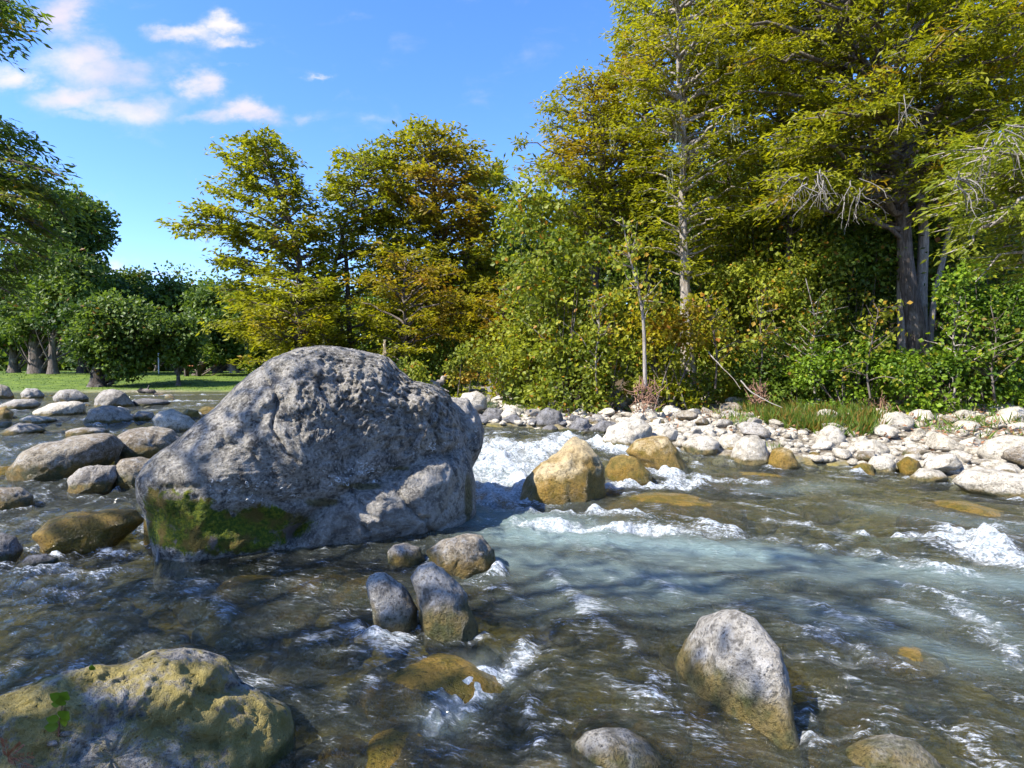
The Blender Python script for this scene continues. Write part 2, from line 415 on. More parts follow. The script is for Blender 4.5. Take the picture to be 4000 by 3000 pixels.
def rock(pts, label, mat, thick=1.0, Yb=None, n=2.4, res=40, amp=.055, drop=None, name='rock', group=None, cat='rock', sub=0.0, tilt=0, freq=2.2, cen=None, back=None, flare=.22, extra=None):
    pts = np.array(pts, float); RN[0] += 1
    res = max(20, int(res*.74)); wpx = np.ptp(pts[:, 0]); hpx = np.ptp(pts[:, 1]); cx = pts[:, 0].mean(); yb = pts[:, 1].max()
    base = onwater(pts[np.argmax(pts[:, 1]), 0], min(yb, 1640), 0) if Yb is None else np.array([0, Yb, 0])
    Yf = base[1]
    wid = min(wpx, 1.6*hpx+40)*K/F*Yf
    D = wid*.5*thick; Yc = Yf+D*.75
    if drop is None: drop = hpx*.35+6
    v, f = outline_rock(pts, Yc, D, D*(back or 1.0), n, res, amp, freq, cen, RN[0], tilt, drop=drop, flare=flare, extra=extra)
    o = link(name, np_mesh(name, v, f, M[mat]))
    c = v.mean(0); o['water_z'] = float(Wlev(c[0], c[1]))+sub
    return tag(o, label, cat, group)

# --- the big boulder ------------------------------------------------
def seg_dist(p, line):
    best = np.full(len(p), 1e9); line = np.array(line, float)
    for a, b in zip(line[:-1], line[1:]):
        e = b-a; h = np.clip(((p-a)@e)/(e@e), 0, 1)
        best = np.minimum(best, np.linalg.norm(p-a-h[:, None]*e, axis=1))
    return best
def project(v):                      # world -> picture (2212 wide), used only while modelling
    x, y, z = v[:, 0], v[:, 1], v[:, 2]-CZ
    c, s = math.cos(PITCH), math.sin(PITCH)
    f = y*c-z*s; u = y*s+z*c
    return np.stack([(512+F*x/f)/K, (384-F*u/f)/K], 1)
BO = [(304, 1035), (322, 1002), (355, 975), (385, 960), (420, 925), (470, 885), (512, 838), (545, 808), (590, 775), (640, 757), (690, 752), (740, 765), (785, 773),
      (825, 788), (850, 815), (878, 834), (925, 838), (958, 862), (978, 895), (1000, 940), (1006, 1000), (1012, 1060), (1018, 1105), (1010, 1150), (960, 1190),
      (880, 1222), (800, 1240), (700, 1250), (600, 1262), (500, 1275), (400, 1280), (345, 1262), (338, 1190), (326, 1120), (309, 1075)]
def boulder_extra(v, d):
    p = project(v); front = (d@(v-v.mean(0)).T) < .5
    x, y = p[:, 0], p[:, 1]
    a = np.zeros(len(v))             # + is out towards the viewer
    def G_(cx, cy, rx, ry, am): return am*np.exp(-((x-cx)/rx)**2-((y-cy)/ry)**2)
    # broad facets
    a += G_(560, 960, 150, 110, .10)+G_(780, 880, 130, 70, .07)
    a += G_(830, 1110, 150, 70, .20)+G_(945, 1030, 60, 70, .14)
    a -= G_(480, 1150, 190, 60, .24)
    a -= G_(400, 1225, 260, 26, .22)
    a += G_(930, 880, 40, 40, .10)-G_(870, 985, 50, 50, .07)-G_(985, 960, 20, 60, .05)
    # long grooves and ridges
    a -= .13*np.exp(-(seg_dist(p, [(635, 1165), (690, 1105), (760, 1060), (860, 1020), (930, 985), (985, 975)])/15)**2)
    a -= .05*np.exp(-(seg_dist(p, [(310, 1062), (400, 1052), (500, 1050), (600, 1085), (690, 1075)])/10)**2)
    a += .05*np.exp(-(seg_dist(p, [(385, 990), (500, 930), (560, 880), (640, 800)])/16)**2)
    a -= .05*np.exp(-(seg_dist(p, [(420, 1010), (520, 950), (600, 870)])/12)**2)
    a -= .07*np.exp(-(seg_dist(p, [(885, 845), (875, 890), (900, 930), (880, 975)])/8)**2)
    a -= .06*np.exp(-(seg_dist(p, [(945, 870), (925, 910), (950, 960)])/7)**2)
    a -= .05*np.exp(-(seg_dist(p, [(720, 800), (760, 880), (770, 960), (740, 1020)])/12)**2)
    a -= .09*np.exp(-(seg_dist(p, [(785, 1135), (790, 1145)])/6)**2)
    a -= .06*np.exp(-(seg_dist(p, [(860, 1190), (880, 1172), (930, 1150), (1000, 1110)])/5)**2)
    # weathered, wormy relief on the upper middle
    m = np.exp(-((x-790)/150)**2-((y-860)/95)**2)+.55*np.exp(-((x-930)/60)**2-((y-920)/80)**2)
    q = v*np.array([7.5, 7.5, 9])
    q = q+np.stack([pn(q*.6), pn(q*.6+5), pn(q*.6+9)], 1)*.9
    a += m*(.075*fbm(q, 3, .6, True)-.04)
    lowm = sstep(pn(v*1.3+3), -.35, .3)
    a += .16*(np.abs(pn(v*np.array([1.0, 1.0, 1.3])+11))-.15)-.10*np.abs(pn(v*2.1+21))
    for ln_, dp, wd_ in [([(560, 790), (600, 850), (590, 930), (640, 1000)], .05, 4), ([(700, 760), (690, 830), (730, 900)], .04, 4), ([(850, 1040), (870, 1090), (920, 1120), (930, 1160)], .06, 4),
                         ([(450, 920), (520, 960), (560, 1010)], .04, 4), ([(905, 850), (945, 900), (985, 930)], .07, 5), ([(760, 1060), (800, 1110), (790, 1180)], .04, 4), ([(960, 980), (975, 1040), (960, 1100)], .05, 5)]:
        a -= dp*np.exp(-(seg_dist(p+np.stack([pn(v*6), pn(v*6+5)], 1)*14, ln_)/wd_)**2)
    a *= .45+.55*sstep(x, 420, 640)
    a += (.008+.026*lowm*sstep(x, 450, 680))*fbm(v*9, 4, .55)+.045*fbm(v*2.6+4, 3)
    a += .026*np.clip(m+.2, 0, 1)*fbm(v*19, 3, .6, True)
    return v-d*(a*front)[:, None]
v1, f1 = outline_rock(BO, 6.55, 1.15, 1.2, 2.9, 210, .022, 1.6, (670, 1010), 3, tilt=-.22, extra=boulder_extra, oct=4, smooth=2)
EO = [(925, 855), (975, 860), (1008, 868), (1032, 893), (1047, 930), (1042, 970), (1024, 1003), (1016, 1050), (1010, 1110), (950, 1120), (915, 980)]
def ear_extra(v, d): return v+(.03*fbm(v*5, 4)+.018*fbm(v*16, 3, .55, True))[:, None]*np.array([[.3, -1, .2]])
v2, f2 = outline_rock(EO, 7.35, .42, .7, 2.3, 80, .06, 1.7, (980, 970), 5, extra=ear_extra)
mb, t = newmat('boulder_limestone')
g = t.node('ShaderNodeNewGeometry').outputs['Position']
n1 = t.noise(g, 1.6, 6, .6, .5); n2 = t.noise(g, 8, 8, .68, .6); n3 = t.noise(g, 34, 6, .7); n4 = t.noise(g, 120, 3, .7)
v_1 = t.vor(g, 26); nd_ = t.noise(g, 3.5, 7, .7, 1.0)
col = t.mix(t.ss(n1, .36, .64), (.25, .228, .185), (.44, .405, .34))
col = t.mix(t.m('MULTIPLY', t.ss(nd_, .50, .66), .60), col, (.46, .42, .36))
col = t.mix(t.m('MULTIPLY', t.ss(nd_, .48, .32), .75), col, (.055, .054, .056))
col = t.mix(t.m('MULTIPLY', t.ss(n2, .50, .62), .6), col, (.44, .41, .37))
col = t.mix(t.m('MULTIPLY', t.ss(n2, .50, .38), .8), col, (.055, .050, .045))
col = t.mix(t.m('MULTIPLY', t.ss(n3, .52, .64), .7), col, (.62, .59, .53))
col = t.mix(t.m('MULTIPLY', t.ss(n3, .48, .36), .8), col, (.04, .037, .033))
col = t.mix(t.attr('pale'), col, t.mix(t.ss(n2, .35, .6), (.26, .24, .21), (.48, .45, .40)))
mo = t.attr('moss'); mf = t.ss(t.m('ADD', mo, t.m('MULTIPLY', t.m('SUBTRACT', n2, .5), 1.5)), .42, .62)
mc = t.mix(t.ss(n3, .42, .62), (.06, .10, .005), (.20, .22, .010))
mc = t.mix(t.ss(t.noise(g, 5, 5, .6), .46, .6), mc, (.15, .11, .02))
mc = t.mix(t.ss(t.noise(g, 4.2, 6, .65, .5), .56, .66), mc, (.22, .18, .15))
col = t.mix(mf, col, mc)
oc = t.attr('ochre'); of = t.ss(t.m('ADD', oc, t.m('MULTIPLY', t.m('SUBTRACT', n2, .5), 1.2)), .45, .75)
col = t.mix(t.m('MULTIPLY', of, .85), col, t.mix(t.ss(n3, .4, .6), (.07, .06, .015), (.19, .15, .045)))
hb = t.m('ADD', t.m('ADD', n2, t.m('MULTIPLY', n3, .55)), t.m('MULTIPLY', n4, .2))
hb = t.m('SUBTRACT', hb, t.m('MULTIPLY', t.ss(v_1, .22, .05), .25))
out(t, princ(t, col, .85, bump(t, hb, 1.0, .10), .3))
pj = project(v1); x_, y_ = pj[:, 0], pj[:, 1]
def blob(lst):
    r = np.zeros(len(x_))
    for cx, cy, rx, ry, am in lst: r = np.maximum(r, am*np.exp(-((x_-cx)/rx)**2-((y_-cy)/ry)**2))
    return r
moss = blob([(380, 1100, 85, 48, 1.0), (430, 1145, 130, 50, 1.25), (570, 1135, 110, 44, 1.15), (490, 1180, 130, 26, .8), (340, 1080, 45, 36, .8)])
och = blob([(700, 1085, 55, 14, .9), (780, 1050, 70, 12, .9), (860, 1012, 60, 10, .7), (640, 1120, 30, 30, .8), (600, 1190, 280, 14, .55), (930, 1165, 110, 18, .9), (1012, 1080, 14, 90, .9),
            (380, 1050, 90, 12, .7), (520, 1065, 90, 12, .6)])
pal = blob([(820, 1120, 170, 60, .75), (945, 1030, 60, 60, .6), (560, 800, 60, 30, .4), (980, 950, 40, 60, .3), (760, 940, 60, 50, .25), (470, 1000, 120, 25, .3)])
pal = pal*(1-.6*np.exp(-(seg_dist(pj, [(640, 1165), (700, 1100), (860, 1015), (985, 975)])/25)**2))
vv = np.concatenate([v1, v2]); ff = f1+[tuple(i+len(v1) for i in q_) for q_ in f2]
z2 = np.zeros(len(v2)); p2 = project(v2)
o_b = link('boulder', np_mesh('boulder', vv, ff, mb, True, dict(moss=np.concatenate([moss, z2]),
     ochre=np.concatenate([och, z2]), pale=np.concatenate([pal, .75*sstep(-p2[:, 1], -985, -890)]))))  # sunlight on the ear is put into the colour, paler towards its top
tag(o_b, 'huge rugged grey limestone boulder with mossy underside, the largest rock in the river', 'boulder')
# white rings (old larval cases) crusted on the boulder: a joined part
from mathutils.bvhtree import BVHTree
bvh = BVHTree.FromPolygons([tuple(p) for p in vv], ff)
rp = []
ringspots = [(490, 1042, 26, 7, 14), (520, 1052, 24, 9, 16), (575, 1072, 40, 8, 14), (470, 1050, 40, 4, 6), (640, 1072, 6, 4, 5),
             (790, 1012, 34, 9, 26), (800, 1018, 14, 12, 18), (745, 1040, 26, 5, 14), (960, 965, 30, 6, 20), (1030, 940, 8, 14, 5), (672, 1035, 10, 6, 2), (920, 970, 10, 4, 6)]
for cx, cy, sx, sy, n_ in ringspots:
    for _ in range(n_):
        r_ = ray((cx+rng.normal()*sx)*K, (cy+rng.normal()*sy)*K)
        hit = bvh.ray_cast(Vector((0, 0, CZ)), Vector(r_).normalized())
        if hit[0] is None: continue
        nn = np.array(hit[1]); a = np.cross(nn, [0, 0, 1]); a /= np.linalg.norm(a); b = np.cross(nn, a)
        rad = rng.uniform(.010, .020); th = np.arange(9)/8*2*np.pi
        loop = np.array(hit[0])+nn*.003+rad*(a*np.cos(th)[:, None]*rng.uniform(.8, 1.2)+b*np.sin(th)[:, None])
        rp.append(tube(loop, .0032, 4))
v_, f_ = join(rp)
mw, t = newmat('white_crust'); out(t, princ(t, (.66, .66, .64), .8))
tag(link('mineral_ring', np_mesh('mineral_ring', v_, f_, mw), o_b), 'small white crusted rings on the grey face', kind='stuff')

# --- foreground rocks -------------------------------------------------
rock([(-60, 1512), (0, 1503), (80, 1473), (130, 1456), (175, 1448), (205, 1437), (270, 1432), (330, 1406), (400, 1399), (445, 1412), (482, 1426), (512, 1472), (580, 1508), (622, 1530),
      (636, 1600), (642, 1680), (620, 1780), (450, 1860), (200, 1880), (-40, 1860), (-160, 1700)],
     'large yellow-lichened limestone rock in the bottom left corner with a seedling on it', 'lichen', .55, Yb=2.15, n=2.5, res=130, amp=.026, drop=30, extra=lambda v, d: v-d*(.030*fbm(v*5, 4)+.020*fbm(v*16, 3, .6)+.012*fbm(v*42, 2, .6)-.05*np.exp(-(seg_dist(project(v), [(160, 1640), (230, 1560), (300, 1545), (420, 1600), (470, 1610)])/14)**2)-.04*np.exp(-(seg_dist(project(v), [(520, 1480), (470, 1500), (430, 1495)])/9)**2))[:, None], freq=2.6, cen=(240, 1640))
rock([(788, 1262), (796, 1243), (812, 1236), (832, 1238), (868, 1262), (888, 1288), (898, 1312), (897, 1340), (870, 1372), (835, 1368), (810, 1330)],
     'left one of the two upright grey stones below the huge boulder', 'fore', 1.1, res=70, amp=.05, group=None, sub=.05)
rock([(886, 1250), (905, 1220), (932, 1213), (958, 1228), (982, 1258), (1008, 1290), (1026, 1330), (1015, 1370), (970, 1380), (925, 1360), (908, 1320), (900, 1285)],
     'right upright stone of the pair below the huge boulder, yellow algae on its flank', 'fore', 1.0, res=70, amp=.065, sub=.07)
rock([(836, 1192), (850, 1176), (880, 1172), (905, 1182), (918, 1204), (900, 1218), (850, 1215)], 'small rounded grey stone in olive water just right below the huge boulder', 'grey', 1, res=36)
rock([(925, 1192), (960, 1166), (1000, 1154), (1040, 1158), (1066, 1190), (1060, 1225), (1000, 1240), (940, 1222)], 'brown algae-coated stone with a pale grey top by the right foot of the huge boulder', 'brown', 1, res=44, amp=.07)
rock([(1485, 1380), (1515, 1336), (1550, 1319), (1590, 1318), (1632, 1338), (1658, 1370), (1688, 1402), (1700, 1450), (1714, 1560), (1720, 1640), (1640, 1650), (1550, 1600), (1480, 1520), (1460, 1440)],
     'wedge-shaped grey stone with a brown left flank standing alone in the right foreground water', 'fore', .8, res=88, amp=.04, drop=40, Yb=2.84, tilt=.75, sub=.04)
rock([(1236, 1606), (1262, 1580), (1305, 1570), (1350, 1576), (1400, 1600), (1440, 1640), (1470, 1700), (1380, 1740), (1250, 1720)], 'grey domed stone cut by the bottom edge near the middle', 'fore', .9, res=52, amp=.035, Yb=2.45, sub=-.07)
rock([(1760, 1655), (1810, 1612), (1870, 1594), (1925, 1589), (1980, 1603), (2030, 1645), (2080, 1720), (1900, 1760), (1760, 1720)], 'grey domed stone with yellow flank cut by the bottom edge at the right', 'fore', .9, res=52, amp=.035, Yb=2.4, sub=-.07)
# drowned stones close under the surface
def drowned(cx, cy, rx, ry, depth, label, mat='ochre', rot=0, thick=.5):
    p = onwater(cx, cy); sx = rx*K/F*p[1]; sy = ry*K*p[1]**2/(F*CZ)
    T, Ph, f = sphere_grid(48, 22)
    v = np.stack([np.sin(T)*np.cos(Ph), np.sin(T)*np.sin(Ph), np.cos(T)], 1); RN[0] += 1
    v *= 1+.16*pn(v*1.2+RN[0]*3.3)[:, None]+.05*fbm(v*3+RN[0], 3)[:, None]
    v[:, 2] = np.where(v[:, 2] > 0, v[:, 2]**1*.9, v[:, 2])
    c, s = math.cos(rot), math.sin(rot)
    v = np.stack([(v[:, 0]*c-v[:, 1]*s)*1, (v[:, 0]*s+v[:, 1]*c), v[:, 2]*thick*min(sx, sy)], 1)*np.array([sx, sy, 1])
    zt = v[:, 2].max(); v += np.array([p[0], p[1], p[2]-depth-zt])
    o = link('submerged_stone', np_mesh('submerged_stone', v, f, M[mat])); o['water_z'] = 1.0
    FOOT.append((p[0], p[1], sx*.5, sy*.5, None))
    return tag(o, label, 'rock')
drowned(935, 1455, 160, 62, -.04, 'long olive stone ridge just awash below the two upright stones', 'ochre', .25)
drowned(845, 1612, 75, 62, -.01, 'amber submerged stone at the bottom edge right of the lichened rock', 'ochre')
drowned(1160, 1660, 90, 40, .01, 'bright ochre submerged stone at the bottom edge, middle of the picture', 'ochre')
drowned(1960, 1408, 75, 30, -.01, 'yellow submerged stone in foamy water right of the wedge-shaped stone', 'yellow')
drowned(1450, 1078, 170, 26, -.05, 'long orange submerged slab below the pointed yellow boulder', 'ochre')
drowned(2080, 1092, 110, 32, -.06, 'orange submerged slab below the big flat pale slab at right', 'ochre')
drowned(1600, 1020, 110, 9, -.01, 'thin orange stone awash along the right bank', 'ochre')
drowned(690, 1228, 95, 22, .015, 'drowned olive stone under the undercut of the huge boulder', 'brown')
drowned(790, 1246, 80, 22, .03, 'broad drowned stone left of the small rounded grey stone', 'brown')
drowned(400, 1385, 60, 24, .04, 'green drowned stone above the top of the lichened rock', 'ochre')
drowned(700, 1590, 110, 60, .06, 'pale drowned stone beside the right edge of the lichened rock', 'brown')
drowned(1360, 1530, 130, 50, .07, 'dark olive drowned stone between the two bottom-edge domed stones', 'brown')
drowned(1570, 1490, 105, 60, .015, 'olive drowned stone at the left foot of the wedge-shaped stone', 'ochre', -.6)
drowned(1830, 1500, 170, 44, .08, 'wide olive drowned stone right of the wedge-shaped stone', 'brown')
drowned(1600, 1610, 140, 50, .05, 'olive drowned stone below the wedge-shaped stone', 'ochre')
drowned(1250, 1010, 60, 12, .0, 'drowned stone hidden in foam behind the pointed yellow boulder', 'ochre')

drowned(540, 1240, 70, 18, .03, 'olive drowned stone left under the dark gap of the huge boulder', 'ochre')
drowned(600, 1290, 90, 24, .06, 'broad olive drowned stone in the still water in front of the huge boulder', 'brown')
drowned(1040, 1600, 90, 40, .06, 'brown drowned stone in the foam between the two amber submerged stones', 'brown')
drowned(1720, 1560, 90, 40, .06, 'mossy drowned stone behind the right foot of the wedge-shaped stone', 'ochre')
# --- left cluster ---------------------------------------------------
rock([(25, 1005), (45, 975), (90, 958), (150, 948), (205, 938), (245, 938), (264, 962), (250, 990), (200, 1012), (110, 1030), (45, 1030)], 'long brown-stained boulder with an orange left end, largest of the left cluster', 'brown', 1.0, res=60, amp=.05)
rock([(240, 952), (280, 928), (330, 917), (372, 927), (398, 950), (385, 975), (330, 990), (262, 985)], 'broad blue-grey boulder with ochre foot behind the left shoulder of the huge boulder', 'brown', .9, res=48)
rock([(148, 1035), (170, 1012), (210, 1002), (248, 1004), (258, 1030), (240, 1052), (190, 1062), (158, 1058)], 'angular light grey rock in front of the long brown boulder', 'grey', 1, res=44, amp=.08)
rock([(246, 1012), (262, 994), (300, 988), (335, 995), (335, 1040), (280, 1050), (254, 1040)], 'round pinkish-brown rock tucked against the left side of the huge boulder', 'brown', 1, res=40)
rock([(-40, 1060), (0, 1052), (45, 1052), (74, 1070), (68, 1090), (20, 1105), (-30, 1105)], 'grey rock with yellow flank cut by the left edge', 'brown', 1, res=40)
rock([(72, 1152), (105, 1125), (160, 1108), (230, 1102), (290, 1103), (318, 1122), (280, 1150), (230, 1172), (170, 1185), (100, 1172)], 'wet golden algae-covered rock with water running over it, left of the huge boulder', 'ochre', .9, res=56, amp=.06)
rock([(310, 1120), (335, 1115), (345, 1150), (330, 1180), (312, 1165)], 'small wet golden stone squeezed against the left foot of the huge boulder', 'ochre', 1, res=28)
rock([(182, 905), (195, 885), (225, 876), (262, 880), (292, 902), (250, 914), (200, 914)], 'low grey rock with ochre left end, midstream on the left', 'grey', 1, res=40)
rock([(326, 905), (345, 888), (375, 886), (410, 900), (432, 918), (395, 932), (340, 922)], 'lumpy pale rock above the broad blue-grey boulder', 'pale', 1, res=40, amp=.09)
rock([(204, 862), (220, 845), (245, 840), (272, 848), (292, 872), (250, 880), (208, 878)], 'rounded dark grey rock standing highest in the far left riffle', 'grey', 1, res=40)
rock([(68, 886), (110, 872), (165, 866), (182, 872), (180, 890), (130, 898), (80, 896)], 'flat tan slab with stacked layers near the left edge', 'pale', 1.2, res=40, amp=.07)
rock([(112, 858), (130, 842), (165, 842), (192, 858), (180, 870), (130, 868)], 'grey rock behind the flat tan slab', 'grey', 1, res=32)
rock([(43, 850), (55, 838), (80, 840), (98, 852), (80, 862), (50, 860)], 'small dark grey rock by the bright weed near the left edge', 'grey', 1, res=32)
rock([(-20, 840), (0, 830), (20, 836), (30, 852), (15, 862), (-15, 862)], 'brown rock cut by the left edge below the lawn', 'brown', 1, res=28)
rock([(0, 875), (30, 862), (75, 862), (92, 874), (50, 884), (5, 884)], 'flat grey slab under the bright weed', 'grey', 1.2, res=32)
rock([(-20, 890), (10, 878), (30, 892), (20, 906), (-10, 906)], 'ochre stone at the left edge below the flat grey slab', 'yellow', 1.2, res=28)
rock([(285, 866), (310, 860), (345, 862), (372, 868), (340, 876), (295, 875)], 'thin dark slab just right of the rounded dark grey rock', 'dark', 1.2, res=28)
rock([(2, 930), (40, 914), (75, 916), (102, 928), (60, 938), (10, 938)], 'low grey slab awash at the left edge', 'grey', 1.2, res=32)
rock([(140, 930), (180, 922), (225, 925), (240, 935), (190, 942), (150, 940)], 'thin grey slab awash above the long brown boulder', 'grey', 1.2, res=28)
rock([(236, 888), (258, 878), (280, 884), (284, 896), (250, 900)], 'small pale stone above the lumpy pale rock', 'pale', 1, res=28)
rock([(280, 900), (300, 888), (330, 890), (335, 902), (300, 908)], 'grey stone left of the lumpy pale rock', 'grey', 1, res=28)
rock([(392, 893), (405, 884), (428, 886), (434, 898), (405, 902)], 'yellow stone in white water left of the huge boulder', 'ochre', 1, res=28)
rock([(428, 885), (445, 878), (470, 880), (475, 892), (440, 894)], 'yellow flat stone touching the left outline of the huge boulder', 'ochre', 1, res=28)
rock([(40, 905), (65, 896), (100, 900), (130, 905), (90, 914), (50, 914)], 'thin tan layered slab low by the left edge', 'pale', 1.2, res=28)
rock([(-30, 1175), (0, 1150), (35, 1160), (50, 1185), (20, 1210), (-20, 1210)], 'dark wet stone at the left edge below the golden rock', 'dark', 1, res=32)
rock([(35, 1218), (60, 1200), (100, 1196), (130, 1208), (100, 1225), (55, 1230)], 'dark wet stone awash left of the undercut of the huge boulder', 'dark', 1, res=32)

# --- mid stream ---------------------------------------------------------
rock([(1130, 1060), (1140, 1025), (1165, 1000), (1200, 975), (1222, 957), (1240, 944), (1262, 956), (1288, 985), (1300, 1008), (1297, 1050), (1290, 1072), (1200, 1078), (1145, 1075)],
     'pointed yellow boulder standing in the rapids right of the huge boulder', 'yellow', 1.0, res=64, amp=.07, n=2.1, cen=(1225, 1020))
rock([(1306, 1015), (1322, 992), (1350, 982), (1378, 990), (1405, 1018), (1408, 1035), (1365, 1042), (1318, 1042)], 'rounded golden wet boulder right beside the pointed yellow boulder', 'ochre', 1, res=44)
rock([(1350, 975), (1375, 952), (1410, 943), (1442, 945), (1462, 970), (1480, 1005), (1450, 1012), (1400, 1000)], 'yellow and white tilted slab above the rounded golden boulder', 'yellow', 1, res=44)
rock([(1306, 945), (1318, 922), (1350, 908), (1385, 906), (1408, 922), (1404, 950), (1370, 965), (1325, 962)], 'large pale boulder with brown foot at the head of the rapids', 'pale', 1, res=44, amp=.07)
rock([(1400, 945), (1412, 925), (1440, 918), (1462, 930), (1455, 952), (1425, 958)], 'angular pale rock right of the large pale boulder at the head of the rapids', 'pale', 1, res=36, amp=.08)
rock([(1470, 960), (1490, 945), (1530, 940), (1555, 955), (1545, 975), (1495, 978)], 'flat tan rock with green moss on its foot above the water', 'pale', 1, res=32)
rock([(1545, 960), (1560, 940), (1590, 936), (1612, 948), (1605, 972), (1570, 976)], 'rounded white rock left of the biggest round waterside stone', 'pale', 1, res=36)
rock([(1580, 980), (1588, 955), (1610, 940), (1638, 940), (1656, 960), (1660, 988), (1635, 1003), (1598, 1000)], 'biggest round grey-cream stone at the waterside', 'pale', 1, res=44, amp=.05)
rock([(1655, 1000), (1668, 972), (1690, 965), (1712, 975), (1724, 1000), (1690, 1010)], 'orange-footed cream stone right of the biggest round waterside stone', 'yellow', 1, res=36)
rock([(1762, 960), (1772, 932), (1790, 918), (1812, 922), (1828, 945), (1815, 960), (1785, 966)], 'upright egg-shaped grey stone beside the weeds', 'pale', 1, res=36, Yb=11.6, name='rock')
rock([(1830, 968), (1850, 950), (1890, 948), (1925, 970), (1918, 990), (1860, 992)], 'broad oval grey stone in the pale cobbles below the weeds', 'pale', 1, res=36, Yb=11.0)
rock([(1872, 1002), (1885, 985), (1915, 984), (1935, 1000), (1930, 1018), (1890, 1020)], 'pinkish pale stone above the small golden cascade', 'pale', 1, res=32)
rock([(1840, 1010), (1860, 1000), (1885, 1004), (1888, 1020), (1850, 1022)], 'round golden wet stone in the small cascade at the right bank', 'ochre', 1, res=28)
rock([(1935, 1002), (1960, 985), (1985, 995), (1990, 1018), (1950, 1022)], 'mossy golden boulder right of the small cascade', 'ochre', 1, res=28)
rock([(1965, 1028), (1990, 1012), (2030, 1015), (2050, 1030), (2020, 1040), (1975, 1038)], 'flat white triangular slab half in the water left of the big flat slab', 'pale', 1.1, res=32)
rock([(2056, 1040), (2085, 1014), (2150, 1014), (2230, 1030), (2280, 1045), (2270, 1075), (2180, 1072), (2090, 1055)], 'big flat pale slab dipping into the water at the right edge', 'pale', .9, res=48, amp=.03)
rock([(2108, 975), (2130, 950), (2175, 940), (2230, 945), (2260, 980), (2230, 1000), (2150, 998)], 'large cream boulder cut by the right edge', 'pale', 1, res=44, Yb=9.9, amp=.04)
rock([(2140, 905), (2160, 885), (2200, 878), (2230, 890), (2225, 920), (2160, 922)], 'squarish tan boulder at the right edge below the trees', 'pale', 1, res=36, Yb=13.5)
rock([(1398, 878), (1402, 855), (1425, 845), (1470, 848), (1505, 868), (1522, 890), (1480, 903), (1420, 898)], 'widest pale boulder on the far gravel bank', 'pale', .9, res=44, Yb=17, amp=.06)
rock([(1286, 882), (1296, 858), (1318, 842), (1345, 845), (1358, 868), (1348, 890), (1305, 893)], 'tall pale double-humped boulder left of the widest pale boulder', 'pale', 1, res=40, Yb=17, amp=.09)
rock([(1188, 845), (1200, 820), (1222, 811), (1240, 822), (1244, 848), (1210, 856)], 'solitary grey boulder at the foot of the bushes', 'grey', 1, res=36, Yb=21)
rock([(1155, 912), (1162, 890), (1185, 880), (1212, 892), (1218, 912), (1185, 922)], 'dark angular rock standing in the shaded riffle behind the huge boulder', 'dark', 1, res=36, amp=.1)  # dark colour here carries the shade behind the boulder
rock([(1225, 925), (1245, 902), (1270, 905), (1278, 925), (1250, 932)], 'dark upright block right of the dark angular rock', 'dark', 1, res=32, amp=.1)
rock([(1270, 925), (1300, 908), (1330, 912), (1335, 928), (1300, 935)], 'dark blue-grey flat rock left of the large pale boulder', 'dark', 1, res=32)
rock([(1040, 895), (1055, 880), (1085, 885), (1092, 902), (1060, 908)], 'dark rock nearest the right outline of the huge boulder', 'dark', 1, res=32, amp=.1)
rock([(985, 870), (1000, 850), (1030, 845), (1052, 858), (1050, 874), (1010, 880)], 'white rock peeking over the right shoulder of the huge boulder', 'pale', 1, res=32, Yb=16)
rock([(1050, 850), (1060, 805), (1100, 790), (1150, 795), (1185, 820), (1180, 858), (1110, 862)], 'dark overgrown rock outcrop under the yellow trees', 'dark', .8, res=44, Yb=24, amp=.1)

# --- cobbles of the gravel bar: prototypes shared, each one an object ----
PROTO = []
for k_ in range(10):
    T, Ph, f = sphere_grid(26, 13)
    v = np.stack([np.sin(T)*np.cos(Ph), np.sin(T)*np.sin(Ph), np.cos(T)], 1)
    pr = np.random.default_rng(k_+50)
    for _ in range(9):                # flattened facets
        nn = pr.normal(size=3); nn /= np.linalg.norm(nn); cutd = pr.uniform(.45, .8)
        ex = np.maximum(0, v@nn-cutd); v = v-ex[:, None]*nn*.93
    v *= (1+.13*pn(v*1.6+k_*7))[:, None]; v += (.04*fbm(v*4+k_, 3))[:, None]*v
    PROTO.append((v*np.array([1, .8, .52]), f))
PM = {}
def cobble(x, y, r, mat, rz, label, group, sq=1.0, dz=0.0, name='cobble', z=None):
    k_ = rng.integers(len(PROTO)); key = (k_, mat)
    if key not in PM: PM[key] = np_mesh('cobble', *PROTO[k_], M[mat])
    o = link(name, PM[key]); zz = gz(x, y) if z is None else z
    o.location = (x, y, zz+r*.30*sq+dz); o.rotation_euler = (rng.normal()*.16, rng.normal()*.16, rz)
    o.scale = (r*rng.uniform(.85, 1.25), r*rng.uniform(.85, 1.2), r*sq*rng.uniform(.8, 1.2)); o['water_z'] = float(Wlev(x, y))
    COBS.append((o, x, y, r, mat)) if group else None
    return tag(o, label, 'rock', group)
COBS = []
placed = [(f_[0], f_[1], f_[2]*.8) for f_ in FOOT]
def scatter(n, region, rmin, rmax, mats, label, group, shade=False, tries=60, pw=2.0):
    c = 0
    for _ in range(n*tries):
        if c >= n: break
        x, y = region()
        if x is None: continue
        r = rmin+(rmax-rmin)*rng.random()**pw
        if any((x-a)**2+(y-b)**2 < (r*.75+e*.85)**2 for a, b, e in placed): continue
        placed.append((x, y, r)); cobble(x, y, r, mats[rng.integers(len(mats))], rng.uniform(0, 6.3), label, group); c += 1
